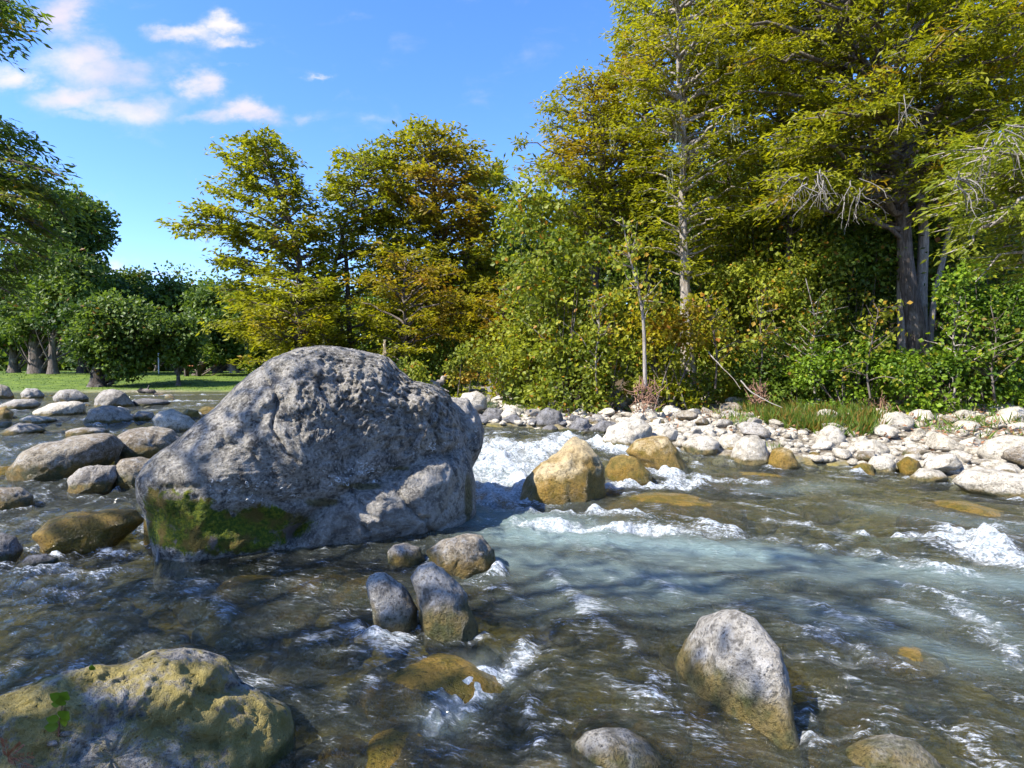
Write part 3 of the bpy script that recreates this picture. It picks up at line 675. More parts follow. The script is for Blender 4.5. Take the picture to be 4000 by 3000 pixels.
def reg_bar(dx0, dx1, dmin, dmax, y0, y1):
    def f():
        y = rng.uniform(y0, y1); x = (rng.uniform(dx0, dx1)*K-512)/F*y
        dd = float(sdf_poly(RIV, np.array([x]), np.array([y]))[0])
        return (x, y) if dmin < dd < dmax else (None, None)
    return f
scatter(140, reg_bar(1650, 2300, -.25, 9.0, 7.5, 19), .13, .46, ['pale', 'pale', 'pale', 'brown'], 'pale cobble on the sunlit stone bank at the right', 'cobbles on the right-hand stone bank')
scatter(80, reg_bar(1280, 1700, -.3, 8, 10.5, 20), .14, .40, ['pale', 'pale', 'grey', 'brown'], 'pale cobble on the middle stretch of the stone bank', 'cobbles on the middle of the stone bank')
scatter(45, reg_bar(960, 1300, .6, 9, 14, 24), .16, .42, ['pale', 'pale', 'grey'], 'sunlit cobble on the far stone bank behind the huge boulder', 'cobbles on the far stone bank')
def reg_left():
    y = rng.uniform(7.5, 30); return ((rng.uniform(-40, 470)*K-512)/F*y, y)
ZW = [True]
scatter(32, reg_left, .12, .42, ['brown', 'grey', 'ochre', 'brown'], '', 'low stones awash in the left riffle')
for (o_, x, y, r, mt) in COBS[-32:]: o_.location.z = float(Wlev(x, y))-.02*r; o_.scale.z *= .6; o_.name = 'rock'
scatter(35, reg_bar(1000, 1300, -.7, .9, 12.5, 20), .14, .36, ['dark'], 'cobble coloured dark for the shade along the edge of the far bank', 'dark cobbles in the shade')
LAND = {'long brown-st': 'the long brown boulder', 'broad blue-grey': 'the broad blue-grey boulder', 'rounded dark grey': 'the rounded dark grey rock', 'flat tan slab': 'the flat tan slab', 'lumpy pale': 'the lumpy pale rock', 'low grey rock': 'the low midstream rock', 'angular light grey': 'the angular light grey rock', 'wet golden': 'the wet golden rock', 'weeds': 'the weed patch', 'upright egg-shaped': 'the egg-shaped grey stone', 'broad oval': 'the broad oval stone', 'pinkish pale': 'the pinkish stone above the cascade', 'flat white tri': 'the flat white triangular slab',
        'big flat pale': 'the big flat pale slab', 'large cream': 'the cream boulder cut by the edge', 'squarish': 'the squarish tan boulder', 'widest pale': 'the widest pale boulder', 'tall pale double': 'the double-humped boulder',
        'solitary': 'the solitary grey boulder', 'dark angular': 'the dark angular rock', 'dark upright': 'the dark upright block', 'dark blue': 'the dark blue-grey flat rock', 'dark rock nearest': 'the dark rock by the huge boulder',
        'white rock peeking': 'the white rock behind the huge boulder', 'large pale boulder with brown': 'the pale boulder heading the rapids', 'angular pale rock': 'the angular pale rock', 'flat tan rock': 'the moss-footed tan rock',
        'rounded white rock': 'the rounded white rock', 'biggest round': 'the biggest round waterside stone', 'orange-footed': 'the orange-footed cream stone', 'mossy golden': 'the mossy golden boulder'}
LP = []
for o_ in bpy.data.objects:
    for k_, nm in LAND.items():
        if o_.get('label', '').startswith(k_):
            n_ = len(o_.data.vertices); a_ = np.empty(n_*3, np.float32); o_.data.vertices.foreach_get('co', a_); a_ = a_.reshape(-1, 3).mean(0); LP.append((nm, a_[0], a_[1]))
buck = {}
for (o_, x, y, r, mt) in COBS:
    nm, lx, ly = min(LP, key=lambda q_: (q_[1]-x)**2+(q_[2]-y)**2); dx, dy = x-lx, y-ly
    if abs(dx) > abs(dy): side = 'right of' if dx > 0 else 'left of'
    else: side = 'behind' if dy > 0 else 'in front of'
    word = {'pale': 'pale', 'grey': 'grey', 'brown': 'brown-stained', 'yellow': 'tan', 'dark': 'dark', 'ochre': 'golden'}[mt]
    buck.setdefault((nm, side, word), []).append((math.hypot(dx, dy), o_, r))
ORD = ['nearest', 'second nearest', 'third nearest', 'fourth nearest', 'fifth nearest', 'sixth nearest', 'seventh nearest', 'eighth nearest', 'ninth nearest', 'tenth nearest']
for (nm, side, word), lst in buck.items():
    lst.sort(key=lambda q_: q_[0])
    for k_, (dd_, o_, r) in enumerate(lst):
        ow = (ORD[k_] if k_ < 10 else '%dth nearest' % (k_+1)) if len(lst) > 1 else 'the one'
        o_['label'] = '%s %s %s, %s %s %s' % ('large' if r > .28 else 'small' if r < .18 else 'mid-sized', word, 'low stone' if 'riffle' in o_['group'] else 'cobble', ow, side, nm)
# pebbles nobody can count
T, Ph, f = sphere_grid(6, 4); pv = np.stack([np.sin(T)*np.cos(Ph), np.sin(T)*np.sin(Ph), np.cos(T)], 1); pf3 = f
pvs, pfs, nb = [], [], 0
cnt = 0
while cnt < 4200:
    y = 7+16*rng.random()**.8; x = (rng.uniform(430, 1100)-512)/F*y
    dd = float(sdf_poly(RIV, np.array([x]), np.array([y]))[0])
    if not -.25 < dd < 10: continue
    r = .03+.10*rng.random()**2
    zz = gz(x, y)
    q_ = pv*(1+.2*pn(pv*1.7+cnt*1.37)[:, None])*np.array([r*rng.uniform(.8, 1.4), r, r*.6])
    a_ = rng.uniform(0, 6.28); c_, s_ = math.cos(a_), math.sin(a_)
    q_ = np.stack([q_[:, 0]*c_-q_[:, 1]*s_, q_[:, 0]*s_+q_[:, 1]*c_, q_[:, 2]], 1)+[x, y, zz+r*.25]
    pvs.append(q_); pfs += [tuple(i+nb for i in ff_) for ff_ in pf3]; nb += len(pv); cnt += 1
o = link('pebbles', np_mesh('pebbles', np.concatenate(pvs), pfs, M['pale'])); o['water_z'] = -.3
tag(o, 'pale pebbles filling the gaps between the cobbles of the bank', 'pebbles', kind='stuff')
# stones on the river bed
pvs, pfs, nb = [], [], 0
T, Ph, f = sphere_grid(12, 7); bv = np.stack([np.sin(T)*np.cos(Ph), np.sin(T)*np.sin(Ph), np.cos(T)], 1)
for k_ in range(620):
    y = 2+9*rng.random()**.8; x = rng.uniform(-1.05, 1.05)*y
    r = .07+.22*rng.random()**2
    q_ = bv*(1+.2*pn(bv*1.5+k_*1.37)[:, None])*np.array([r*rng.uniform(.8, 1.4), r, r*.55])
    a_ = rng.uniform(0, 6.28); c_, s_ = math.cos(a_), math.sin(a_)
    z_ = float(Wlev(x, y))-.50+r*.2
    pvs.append(np.stack([q_[:, 0]*c_-q_[:, 1]*s_, q_[:, 0]*s_+q_[:, 1]*c_, q_[:, 2]], 1)+[x, y, z_]); pfs += [tuple(i+nb for i in ff_) for ff_ in f]; nb += len(bv)
mbed = rock_mat('bed_stone', (.16, .13, .035), (.26, .22, .08), ah=3.0, algae=(.27, .20, .035), algae2=(.13, .12, .03))
o = link('river_bed_stones', np_mesh('river_bed_stones', np.concatenate(pvs), pfs, mbed)); o['water_z'] = 1.0
tag(o, 'olive stones lying on the river bed under the clear water', 'stones', kind='stuff')

# ------------------------------------------------------------------ water
# direction of the current: potential flow round the rocks
gx0, gx1, gy0, gy1, hh = -16, 10, 0, 38, .125
nx, ny = int((gx1-gx0)/hh), int((gy1-gy0)/hh)
def solve(level, init=None):
    st = 2**level; nxx, nyy = nx//st, ny//st
    xs = gx0+(np.arange(nxx)+.5)*hh*st; ys = gy0+(np.arange(nyy)+.5)*hh*st
    XX, YY = np.meshgrid(xs, ys)
    k = np.where(sdf_poly(RIV, XX.ravel(), YY.ravel()).reshape(XX.shape) < 0, 1, .002)
    for (fx, fy, rx, ry, pt) in FOOT:
        s_ = .9 if pt is not None else .0
        if s_: k = np.where(((XX-fx)/(rx*s_+.02))**2+((YY-fy)/(ry*s_+.05))**2 < 1, .01, k)
    phi = init if init is not None else (YY-.6*XX)/40
    fix = (YY > 33) | (XX < -14.5) | (XX > 9) | (YY < 1.0)
    val = np.where((YY > 33) | (XX < -14.5), 1+.0*YY, 0.0)
    val = np.where(YY < 1.0, .03+.012*(8-XX), val)
    kx = 2*k[:, 1:]*k[:, :-1]/(k[:, 1:]+k[:, :-1]); ky = 2*k[1:]*k[:-1]/(k[1:]+k[:-1])
    den = np.zeros_like(k); den[:, 1:] += kx; den[:, :-1] += kx; den[1:] += ky; den[:-1] += ky
    for _ in range([250, 300, 500, 1500][level]):
        num = np.zeros_like(k); num[:, 1:] += kx*phi[:, :-1]; num[:, :-1] += kx*phi[:, 1:]; num[1:] += ky*phi[:-1]; num[:-1] += ky*phi[1:]
        phi = np.where(fix, val, num/den)
    return phi
phi = None
for lv in (3, 2, 1, 0):
    if phi is not None:
        st = 2**lv; phi = np.kron(phi, np.ones((2, 2)))
        tgt = (ny//st, nx//st); phi = np.pad(phi, ((0, max(0, tgt[0]-phi.shape[0])), (0, max(0, tgt[1]-phi.shape[1]))), mode='edge')[:tgt[0], :tgt[1]]
    phi = solve(lv, phi)
dy_, dx_ = np.gradient(phi)
fxv, fyv = -dx_, -dy_
for _ in range(3):
    for A in (0, 1):
        B = fxv if A == 0 else fyv
        B2 = (np.roll(B, 1, 0)+np.roll(B, -1, 0)+np.roll(B, 1, 1)+np.roll(B, -1, 1)+2*B)/6
        if A == 0: fxv = B2
        else: fyv = B2
mg = np.hypot(fxv, fyv)+1e-9; fxn, fyn = fxv/mg, fyv/mg
def flow(x, y):
    i = np.clip(((y-gy0)/hh).astype(int), 0, ny-1); j = np.clip(((x-gx0)/hh).astype(int), 0, nx-1)
    return fxn[i, j], fyn[i, j]
NA, NR = 680, 450
ang = np.radians(np.linspace(-56, 56, NA)); rr = 1.3*np.exp(np.linspace(0, 1, NR)**1.0*math.log(70/1.3))
A_, R_ = np.meshgrid(ang, rr)
wx, wy = (R_*np.sin(A_)).ravel(), (R_*np.cos(A_)).ravel()
def lic(x, y, scale, L, n, z0):
    acc = np.zeros(len(x)); 
    for sgn in (1, -1):
        px, py = x.copy(), y.copy()
        for k_ in range(n):
            fx, fy = flow(px, py); px = px+sgn*fx*L; py = py+sgn*fy*L
            acc += pn(np.stack([px*scale, py*scale, np.full(len(x), z0)], 1))
    return acc/(2*n)**.5
sel = (R_.ravel() < 30)
l1 = np.zeros(len(wx)); l2 = np.zeros(len(wx)); l3 = np.zeros(len(wx))
l1[sel] = lic(wx[sel], wy[sel], 2.6, .13, 4, .3)      # long swells
l2[sel] = lic(wx[sel], wy[sel], 8.0, .045, 4, 5.3)    # streaks
l3[sel] = lic(wx[sel], wy[sel], 22.0, .018, 3, 9.3)   # fine streaks
far = ~sel
l1[far] = pn(np.stack([wx[far]*.9, wy[far]*.7, wx[far]*0], 1)); l2[far] = pn(np.stack([wx[far]*3, wy[far]*2.2, wx[far]*0+4], 1))
def caps(lst):                       # painted along the current: (p1x,p1y,p2x,p2y,width_px,amp)
    r = np.zeros(len(wx))
    for x1, y1, x2, y2, wd, am in lst:
        a = onwater(x1, y1)[:2]; b = onwater(x2, y2)[:2]; e = b-a
        h = np.clip(((wx-a[0])*e[0]+(wy-a[1])*e[1])/(e@e+1e-6), 0, 1)
        cx, cy = a[0]+h*e[0], a[1]+h*e[1]
        wwid = wd*K/F*np.maximum(cy, 1)   # sideways width
        lat = wwid*.9+wd*.18*K*cy**2/(F*CZ)
        r = np.maximum(r, am*np.exp(-((wx-cx)/lat)**2-((wy-cy)/lat)**2))
    return r
foam = caps([(1060, 985, 1150, 985, 50, 1.0), (1050, 1030, 1130, 1040, 46, .95), (1080, 1065, 1180, 1078, 24, 1.05), (1040, 1020, 1060, 1090, 30, .9), (1190, 960, 1230, 940, 20, .95), (1280, 950, 1340, 970, 18, 1.1), (1320, 1045, 1480, 1050, 18, 1.05), (1420, 1015, 1540, 1035, 16, 1.1), (2060, 1170, 2160, 1200, 34, .95), (2120, 1205, 2212, 1215, 34, .9), (1200, 1140, 1460, 1150, 16, 1.1),  # the chute right of the boulder
    (1060, 960, 1180, 965, 45, 1.0), (1050, 1000, 1120, 1010, 50, 1.05), (1040, 1050, 1110, 1060, 42, 1.05), (1100, 1010, 1160, 1060, 30, .8), (1120, 1075, 1190, 1070, 22, .9), (1180, 950, 1240, 945, 22, .7), (1060, 975, 1220, 960, 26, .9),
    (1310, 965, 1370, 985, 16, .9), (1290, 960, 1330, 975, 14, .9), (1310, 1045, 1500, 1045, 20, .9), (1410, 1010, 1520, 1030, 16, .85), (1500, 1030, 1640, 1040, 18, .65), (1430, 1020, 1460, 1035, 14, 1.0),
    (1080, 1100, 1300, 1115, 26, .72), (1280, 1105, 1420, 1125, 20, .85), (1130, 1130, 1480, 1150, 26, .95), (1480, 1150, 1700, 1165, 20, .65), (1400, 1130, 1600, 1150, 20, .5),
    (1660, 1120, 1740, 1130, 16, .75), (1730, 1140, 1900, 1155, 20, .9), (1850, 1150, 2020, 1175, 20, .9), (1990, 1165, 2130, 1200, 26, 1.05), (2060, 1160, 2090, 1180, 30, 1.1), (2100, 1200, 2212, 1225, 36, 1.05),
    (2130, 1130, 2230, 1160, 16, .6), (1700, 1170, 2000, 1215, 26, .55), (1950, 1220, 2080, 1240, 22, .75), (1960, 1260, 2080, 1300, 20, .65), (2060, 1310, 2150, 1350, 24, .8), (2130, 1370, 2212, 1440, 30, .65),
    (1740, 1360, 1850, 1400, 34, .7), (1700, 1400, 1960, 1440, 24, .55), (1780, 1320, 1850, 1340, 20, .45),
    (1180, 1350, 1140, 1400, 30, .6), (1140, 1400, 1060, 1450, 30, .85), (1060, 1450, 960, 1530, 32, .9), (960, 1500, 930, 1570, 26, .7), (1170, 1450, 1130, 1560, 34, .45), (1000, 1560, 1150, 1610, 40, .42),
    (1720, 1590, 1850, 1580, 26, .75), (1750, 1610, 1800, 1600, 18, .6), (1850, 1560, 2000, 1600, 22, .4),
    (320, 1120, 305, 1165, 12, .8), (318, 1175, 350, 1190, 14, .9), (0, 1190, 110, 1200, 26, .7), (60, 1230, 230, 1240, 30, .6), (0, 1260, 200, 1290, 40, .45), (120, 1180, 300, 1200, 24, .55),
    (430, 895, 478, 885, 8, 1.0), (240, 895, 320, 905, 8, .6), (20, 970, 80, 955, 14, .5), (200, 975, 260, 990, 8, .5), (240, 868, 480, 866, 6, .75), (300, 855, 480, 852, 5, .7), (100, 915, 320, 912, 8, .45), (0, 945, 260, 930, 8, .4), (0, 1010, 60, 1030, 12, .5), (60, 1060, 280, 1080, 16, .4), (730, 1320, 780, 1350, 16, .4), (1000, 1250, 1060, 1270, 12, .6),
    (180, 905, 215, 918, 7, .6), (1000, 1370, 1060, 1385, 16, .5), (300, 890, 460, 870, 8, .5), (1850, 1022, 1950, 1030, 10, .9), (1790, 1015, 1850, 1022, 7, .6), (1030, 940, 1130, 935, 12, .5), (2000, 1260, 2212, 1300, 30, .4)])
teal = caps([(1100, 1150, 1700, 1200, 70, .95), (1700, 1200, 2212, 1260, 70, .7), (1200, 1260, 1450, 1280, 60, .6), (1750, 1330, 2100, 1420, 70, .5), (1050, 1440, 950, 1560, 50, .5),(1040, 1110, 1400, 1180, 80, .85), (1080, 1200, 1500, 1260, 90, .75), (1400, 1200, 1900, 1240, 90, .65), (1150, 1300, 1500, 1320, 60, .35), (1650, 1300, 2000, 1330, 60, .5), (1060, 1000, 1180, 1060, 50, .6),
             (1900, 1100, 2200, 1140, 40, .35), (1650, 1060, 1800, 1050, 30, .4), (2080, 1300, 2212, 1400, 60, .4)])
calm = caps([(430, 1235, 820, 1245, 40, 1.0), (840, 1600, 900, 1640, 40, .7), (1080, 1650, 1240, 1660, 34, .7), (1500, 1450, 1620, 1600, 50, .7), (1900, 1400, 2010, 1420, 26, .8), (1780, 1480, 2000, 1520, 36, .6), (1300, 1540, 1450, 1540, 36, .6),(1330, 1078, 1560, 1080, 20, 1.0), (2010, 1085, 2150, 1100, 24, 1.0), (1540, 1480, 1600, 1520, 50, .5), (820, 1480, 1040, 1430, 40, .5),(450, 1215, 800, 1225, 28, 1.0), (560, 1235, 780, 1255, 28, .9), (1800, 1060, 2100, 1060, 40, .6), (1560, 1050, 1700, 1070, 30, .4)])
nz3 = fbm(np.stack([wx*3.2, wy*3.2, wx*0+2], 1), 4, .6)
ring = np.zeros(len(wx)); up_ = np.zeros(len(wx))
for (fx, fy, rx, ry, pt) in FOOT:
    if pt is None or fy > 16: continue
    rx_, ry_ = rx*.98+.03, min(ry, rx*1.3)*.9+.05
    if rx > 1.2: rx_, ry_ = rx, ry*.8
    e = np.sqrt(((wx-fx)/rx_)**2+((wy-fy)/ry_)**2)
    dq = (e-1)*min(rx_, ry_); m_ = np.exp(-((dq-.03)/(.07+.03*rx_))**2)
    ring = np.maximum(ring, m_*(.62 if rx < 1.2 else .35)); up_ = np.maximum(up_, m_)
ring *= (1-.8*calm)
foam0 = foam; foam = np.maximum(foam, ring*sstep(pn(np.stack([wx*2.2, wy*2.2, wx*0+8], 1)), -.35, .3))
act = (1-.8*calm)*np.clip(1.25-R_.ravel()/60, .3, 1)
hgt = Wlev(wx, wy)+act*(.020*l1+.015*l2+.006*l3)+act*foam*(.10*nz3+.035*l1+.02*l2)
# standing waves, drop pillows and hollows
def wave(x1, y1, x2, y2, wd, am): return am*caps([(x1, y1, x2, y2, wd, 1)])
hgt += wave(1040, 1100, 1500, 1140, 30, .05)+wave(2050, 1165, 2150, 1190, 45, .10)+wave(1700, 1150, 2000, 1185, 30, .05)
hgt += wave(1060, 945, 1160, 945, 20, .05)-wave(1060, 1090, 1250, 1095, 30, .05)-wave(1110, 1430, 990, 1560, 40, .05)+wave(810, 1410, 1050, 1390, 40, .035)
hgt += wave(60, 1115, 260, 1100, 30, .06)-wave(60, 1200, 250, 1200, 26, .04)-wave(880, 1385, 800, 1360, 20, .04)+wave(1740, 1370, 1900, 1420, 26, .04)
fo = foam+.42*nz3*sstep(foam, .1, .5)+.16*l2*sstep(foam, .05, .4)+.05*l3
# small caps plus sky glints painted as pale speckle wherever the water moves
glint = np.clip(l2*.6+l1*.5+nz3*.5, 0, 3)*act
q = (np.arange(NR-1)[:, None]*NA+np.arange(NA-1)[None]).ravel(); wf = np.stack([q, q+1, q+1+NA, q+NA], 1)
gg = ground(wx, wy, False)
keep = ((hgt-gg)[wf].max(1) > -.12)
wf = wf[keep]
mwt, t = newmat('river_water')
g = t.node('ShaderNodeNewGeometry').outputs['Position']
fa = t.attr('foam'); ta = t.attr('teal'); la = t.attr('streak'); ca = t.attr('calm')
rot = t.node('ShaderNodeVectorRotate', rotation_type='Z_AXIS'); t.put(rot.inputs['Vector'], g); rot.inputs['Angle'].default_value = math.radians(20)
sv = t.vm('MULTIPLY', rot.outputs[0], (.32, 1.25, 1))
f1_ = t.noise(sv, 17, 6, .68, .9); f2_ = t.noise(sv, 55, 4, .7, .5); f3_ = t.noise(g, 30, 5, .65, .4)
hb = t.m('ADD', f1_, t.m('ADD', t.m('MULTIPLY', f2_, .30), t.m('MULTIPLY', f3_, .35)))
bn = t.node('ShaderNodeBump'); bn.inputs['Distance'].default_value = .09
t.put(bn.inputs['Strength'], t.m('SUBTRACT', 1.0, t.m('MULTIPLY', ca, .7))); t.put(bn.inputs['Height'], hb)
nrm = bn.outputs[0]
tr = t.node('ShaderNodeBsdfTransparent'); tr.inputs[0].default_value = (.84, .86, .66, 1)
gl = t.node('ShaderNodeBsdfGlossy'); gl.inputs['Roughness'].default_value = .09; t.l.new(nrm, gl.inputs['Normal'])
fr = t.node('ShaderNodeFresnel'); fr.inputs['IOR'].default_value = 1.33; t.l.new(nrm, fr.inputs['Normal'])
body = t.node('ShaderNodeBsdfDiffuse'); t.put(body.inputs[0], t.mix(ta, (.18, .20, .16), (.27, .375, .37))); t.l.new(nrm, body.inputs['Normal'])
mx0 = t.node('ShaderNodeMixShader')
bf = t.m('ADD', t.m('MULTIPLY', ta, .78), t.m('ADD', .12, t.m('MULTIPLY', t.ss(f1_, .4, .65), .14)), clamp=True)
bf = t.m('MULTIPLY', bf, t.m('SUBTRACT', 1, t.m('MULTIPLY', ca, .85)))
t.put(mx0.inputs[0], bf); t.l.new(tr.outputs[0], mx0.inputs[1]); t.l.new(body.outputs[0], mx0.inputs[2])
mx1 = t.node('ShaderNodeMixShader'); t.put(mx1.inputs[0], t.m('MINIMUM', t.m('MULTIPLY', fr.outputs[0], 1.15), .9))
t.l.new(mx0.outputs[0], mx1.inputs[1]); t.l.new(gl.outputs[0], mx1.inputs[2])
fd = t.node('ShaderNodeBsdfDiffuse'); t.put(fd.inputs[0], t.mix(t.ss(f3_, .35, .6), (.38, .45, .48), (.80, .83, .85))); t.l.new(nrm, fd.inputs['Normal'])
fn = t.m('ADD', fa, t.m('ADD', t.m('MULTIPLY', t.m('SUBTRACT', f1_, .5), 1.5), t.m('ADD', t.m('MULTIPLY', t.m('SUBTRACT', f2_, .5), 1.8), t.m('MULTIPLY', t.m('SUBTRACT', f3_, .5), 1.3))))
ff_m = t.m('ADD', t.m('MULTIPLY', t.ss(fn, .42, 1.2), .95), t.m('MULTIPLY', t.ss(t.m('ADD', la, t.m('ADD', t.m('MULTIPLY', t.m('SUBTRACT', f2_, .5), 4.0), t.m('MULTIPLY', t.m('SUBTRACT', f1_, .5), 2.5))), .35, 1.5), .62), clamp=True)
ff_m = t.m('MAXIMUM', ff_m, t.m('MULTIPLY', t.ss(t.m('ADD', t.attr('milk'), t.m('MULTIPLY', t.m('SUBTRACT', f1_, .5), 1.0)), .30, 1.25), .48))
mx2 = t.node('ShaderNodeMixShader'); t.put(mx2.inputs[0], ff_m)
t.l.new(mx1.outputs[0], mx2.inputs[1]); t.l.new(fd.outputs[0], mx2.inputs[2]); out(t, mx2.outputs[0])
o = link('river', np_mesh('river', np.stack([wx, wy, hgt], 1), wf, mwt, True, dict(foam=fo, teal=teal, streak=glint, calm=calm, milk=np.clip(foam0, 0, 1.3))))
tag(o, kind='structure')
# ------------------------------------------------------------------ vegetation
def leaf_quads(c, d, n, L, Wd):
    """rhombic leaves: base c, direction d, face normal n"""
    s = np.cross(d, n); s /= np.linalg.norm(s, axis=1)[:, None]+1e-9
    up = np.cross(s, d)
    v = np.stack([c, c+d*(L*.45)[:, None]+s*(Wd*.5)[:, None]+up*(Wd*.12)[:, None], c+d*L[:, None], c+d*(L*.45)[:, None]-s*(Wd*.5)[:, None]+up*(Wd*.12)[:, None]], 1)
    return v.reshape(-1, 3)
def leaf_mesh(name, c, d, n, L, Wd, tone, hue, mat):
    v = leaf_quads(c, d, n, L, Wd); f = np.arange(len(c)*4).reshape(-1, 4)
    return np_mesh(name, v, f, mat, False, dict(tone=np.repeat(tone, 4), hue=np.repeat(hue, 4)))
def unit(a): return a/(np.linalg.norm(a, axis=-1, keepdims=True)+1e-9)
NLEAF = [0]
def cypress(label, Yd, trunk, r0, prof, limbs, mat='leaf_cyp', bark='bark', leaf=.13, dens=1.0, rust=(), seed=1, name='cypress_tree', extra_trunks=(), moss=0, group=None, twigs=(), rise=.35, k_y=1.0, tb=0.0, lay=.5, boughs=(), reach=1.0, lit_extra=False):
    R = np.random.default_rng(seed)
    tp = smooth_path([at(x, y, Yd) for x, y in trunk], 16); base = tp[0].copy(); base[2] = gz(base[0], base[1])-.1
    tp = np.concatenate([base[None], tp]) if tp[0][2] > base[2]+.2 else tp
    root = empty(name, tuple(base)); tag(root, label, 'tree', group)
    wv = np.stack([pn(tp*.5+seed), pn(tp*.5+seed+7), tp[:, 2]*0], 1)*.12; wv[0] = 0; tp = tp+wv
    s = np.linspace(0, 1, len(tp)); flare = 1+.9*np.exp(-s*14)
    wood = [tube(tp, r0*.8*(1-.90*s)*flare, 10)]
    for et, er in extra_trunks:
        q = smooth_path([at(x, y, Yd+.3) for x, y in et], 12); b2 = q[0].copy(); b2[2] = min(b2[2], gz(b2[0], b2[1])-.1) if et[0][1] > 650 else b2[2]
        q = np.concatenate([b2[None], q]); s2 = np.linspace(0, 1, len(q)); tb_ = tube(q, er*(1-.6*s2), 8)
        if lit_extra: link('trunk', np_mesh('trunk', tb_[0]-base, tb_[1], M['bark_pale']), root)  # sunlit look of these extra trunks is put into a paler bark colour
        else: wood.append(tb_)
    py = np.array([p[0] for p in prof], float); zz = np.array([at(1100, p, Yd)[2] for p in py])
    xl = np.array([at(p[1], p[0], Yd)[0] for p in prof]); xr = np.array([at(p[2], p[0], Yd)[0] for p in prof])
    order = np.argsort(zz); zz, xl, xr = zz[order], xl[order], xr[order]
    C, D, N, TN, HU = [], [], [], [], []
    lt = np.linspace(0, 1, limbs)+R.normal(size=limbs)*.02; az0 = R.uniform(0, 6.28)
    for i in range(limbs+len(boughs)):
        if i >= limbs:
            bx0, by0, bx1, by1, dY = boughs[i-limbs]
            st = at(bx0, by0, Yd); en = at(bx1, by1, Yd+dY)
            ln = float(np.linalg.norm(en-st)); u_ = 0
        else: st = None
        z = zz[0]+(zz[-1]-zz[0])*np.clip(lt[min(i, limbs-1)], 0, 1)
        az = az0+i*2.39996+R.normal()*.3
        cx, sy = math.cos(az), math.sin(az)
        tx_ = np.interp(z, tp[:, 2], tp[:, 0])
        XL, XR = max(.3, tx_-np.interp(z, zz, xl)), max(.3, np.interp(z, zz, xr)-tx_)
        ax = XR if cx > 0 else XL; ay = .5*(XL+XR)*.75*k_y
        if st is None: ln = 1/math.sqrt((cx/ax)**2+(sy/ay)**2)*R.uniform(.62, 1.1)*reach
        top_t = (z-zz[0])/(zz[-1]-zz[0])
        zs = min(z-rise*ln*R.uniform(.5, 1.2), tp[-1, 2]-.2); zs = max(zs, tp[0, 2]+1.0)
        if st is None:
            st = np.array([np.interp(zs, tp[:, 2], tp[:, 0]), np.interp(zs, tp[:, 2], tp[:, 1]), zs])
            en = np.array([tx_+cx*ln, st[1]+sy*ln, z])
        m1 = st+(en-st)*.4+[0, 0, .10*ln]; m2 = st+(en-st)*.75+[0, 0, .10*ln]
        lp = smooth_path([st, m1, m2, en], 9); lp[1:] += R.normal(size=(8, 3))*.035*ln*np.array([1, 1, .6])
        rad0 = min(r0*.38, .018+.016*ln)
        wood.append(tube(lp, rad0*(1-.85*np.linspace(0, 1, 9)), 5))
        # twigs carrying feathery sprays
        nt = max(5, int(ln/.20*dens))
        tt = np.sort(R.uniform(.22, 1.0, nt)); dirl = unit(lp[-1]-lp[0])
        for k_, u in enumerate(tt):
            p0 = np.array([np.interp(u*8, np.arange(9), lp[:, a]) for a in range(3)])
            side = 1 if k_ % 2 else -1
            h = np.cross(dirl, [0, 0, 1])*side
            tl = (.25+.30*ln*(1.1-u))*R.uniform(.6, 1.25); tl = min(tl, 1.9)
            td = unit(dirl*R.uniform(.4, .9)+h*R.uniform(.5, 1.1)+np.array([0, 0, R.normal()*.22*lay*2]))
            ns = max(5, int(tl/leaf*(2.05 if Yd < 22 else 1.7)*dens))
            w_ = np.linspace(.12, 1, ns)
            pts = p0+td*(tl*w_)[:, None]; pts[:, 2] -= .16*tl*w_**2
            nn = 3
            cpt = np.repeat(pts, nn, 0)+R.normal(size=(ns*nn, 3))*leaf*.75*np.array([1, 1, .7])
            hs_ = np.cross(td, [0, 0, 1]); hs_ /= np.linalg.norm(hs_)+1e-9
            sg = np.tile([1, -1, .2], ns)[:, None]
            dd = unit(td*R.uniform(.3, 1.1, (ns*nn, 1))+hs_*sg*R.uniform(.3, 1.1, (ns*nn, 1))+np.array([0, 0, -.28])+R.normal(size=(ns*nn, 3))*.28)
            C.append(cpt); D.append(dd); N.append(unit(np.array([0, 0, 1.0])+R.normal(size=(ns*nn, 3))*.55))
            tn = np.clip(R.normal(.5, .15)+.12*R.normal(size=ns*nn)+.1*(u-.6), 0, 1)
            TN.append(tn)
            hu = 0.0
            P2 = project(p0[None])[0]
            for (rx_, ry_, rw, rh, ra) in rust: hu = max(hu, ra*math.exp(-((P2[0]-rx_)/rw)**2-((P2[1]-ry_)/rh)**2))
            hu = np.clip(hu*R.uniform(.3, 1.4)+(.5 if R.random() < .03 else 0), 0, 1)
            HU.append(np.full(ns*nn, hu)*R.uniform(.6, 1.0, ns*nn))
            if ln > 1.4 and k_ % 2: wood.append(tube(pts[[0, ns-1]], np.array([.008, .003])*(1+ln*.12), 3))
    C, D, N = map(np.concatenate, (C, D, N)); TN, HU = map(np.concatenate, (TN, HU))
    L = leaf*R.uniform(.8, 1.8, len(C)); NLEAF[0] += len(C)
    v, f = join(wood)
    link('trunk', np_mesh('trunk', v-base, f, M[bark]), root)
    link('crown', leaf_mesh('crown', C-base, D, N, L, L*R.uniform(.22, .38, len(C))*(1.0 if Yd < 22 else 1.4), TN, HU, M[mat]), root)
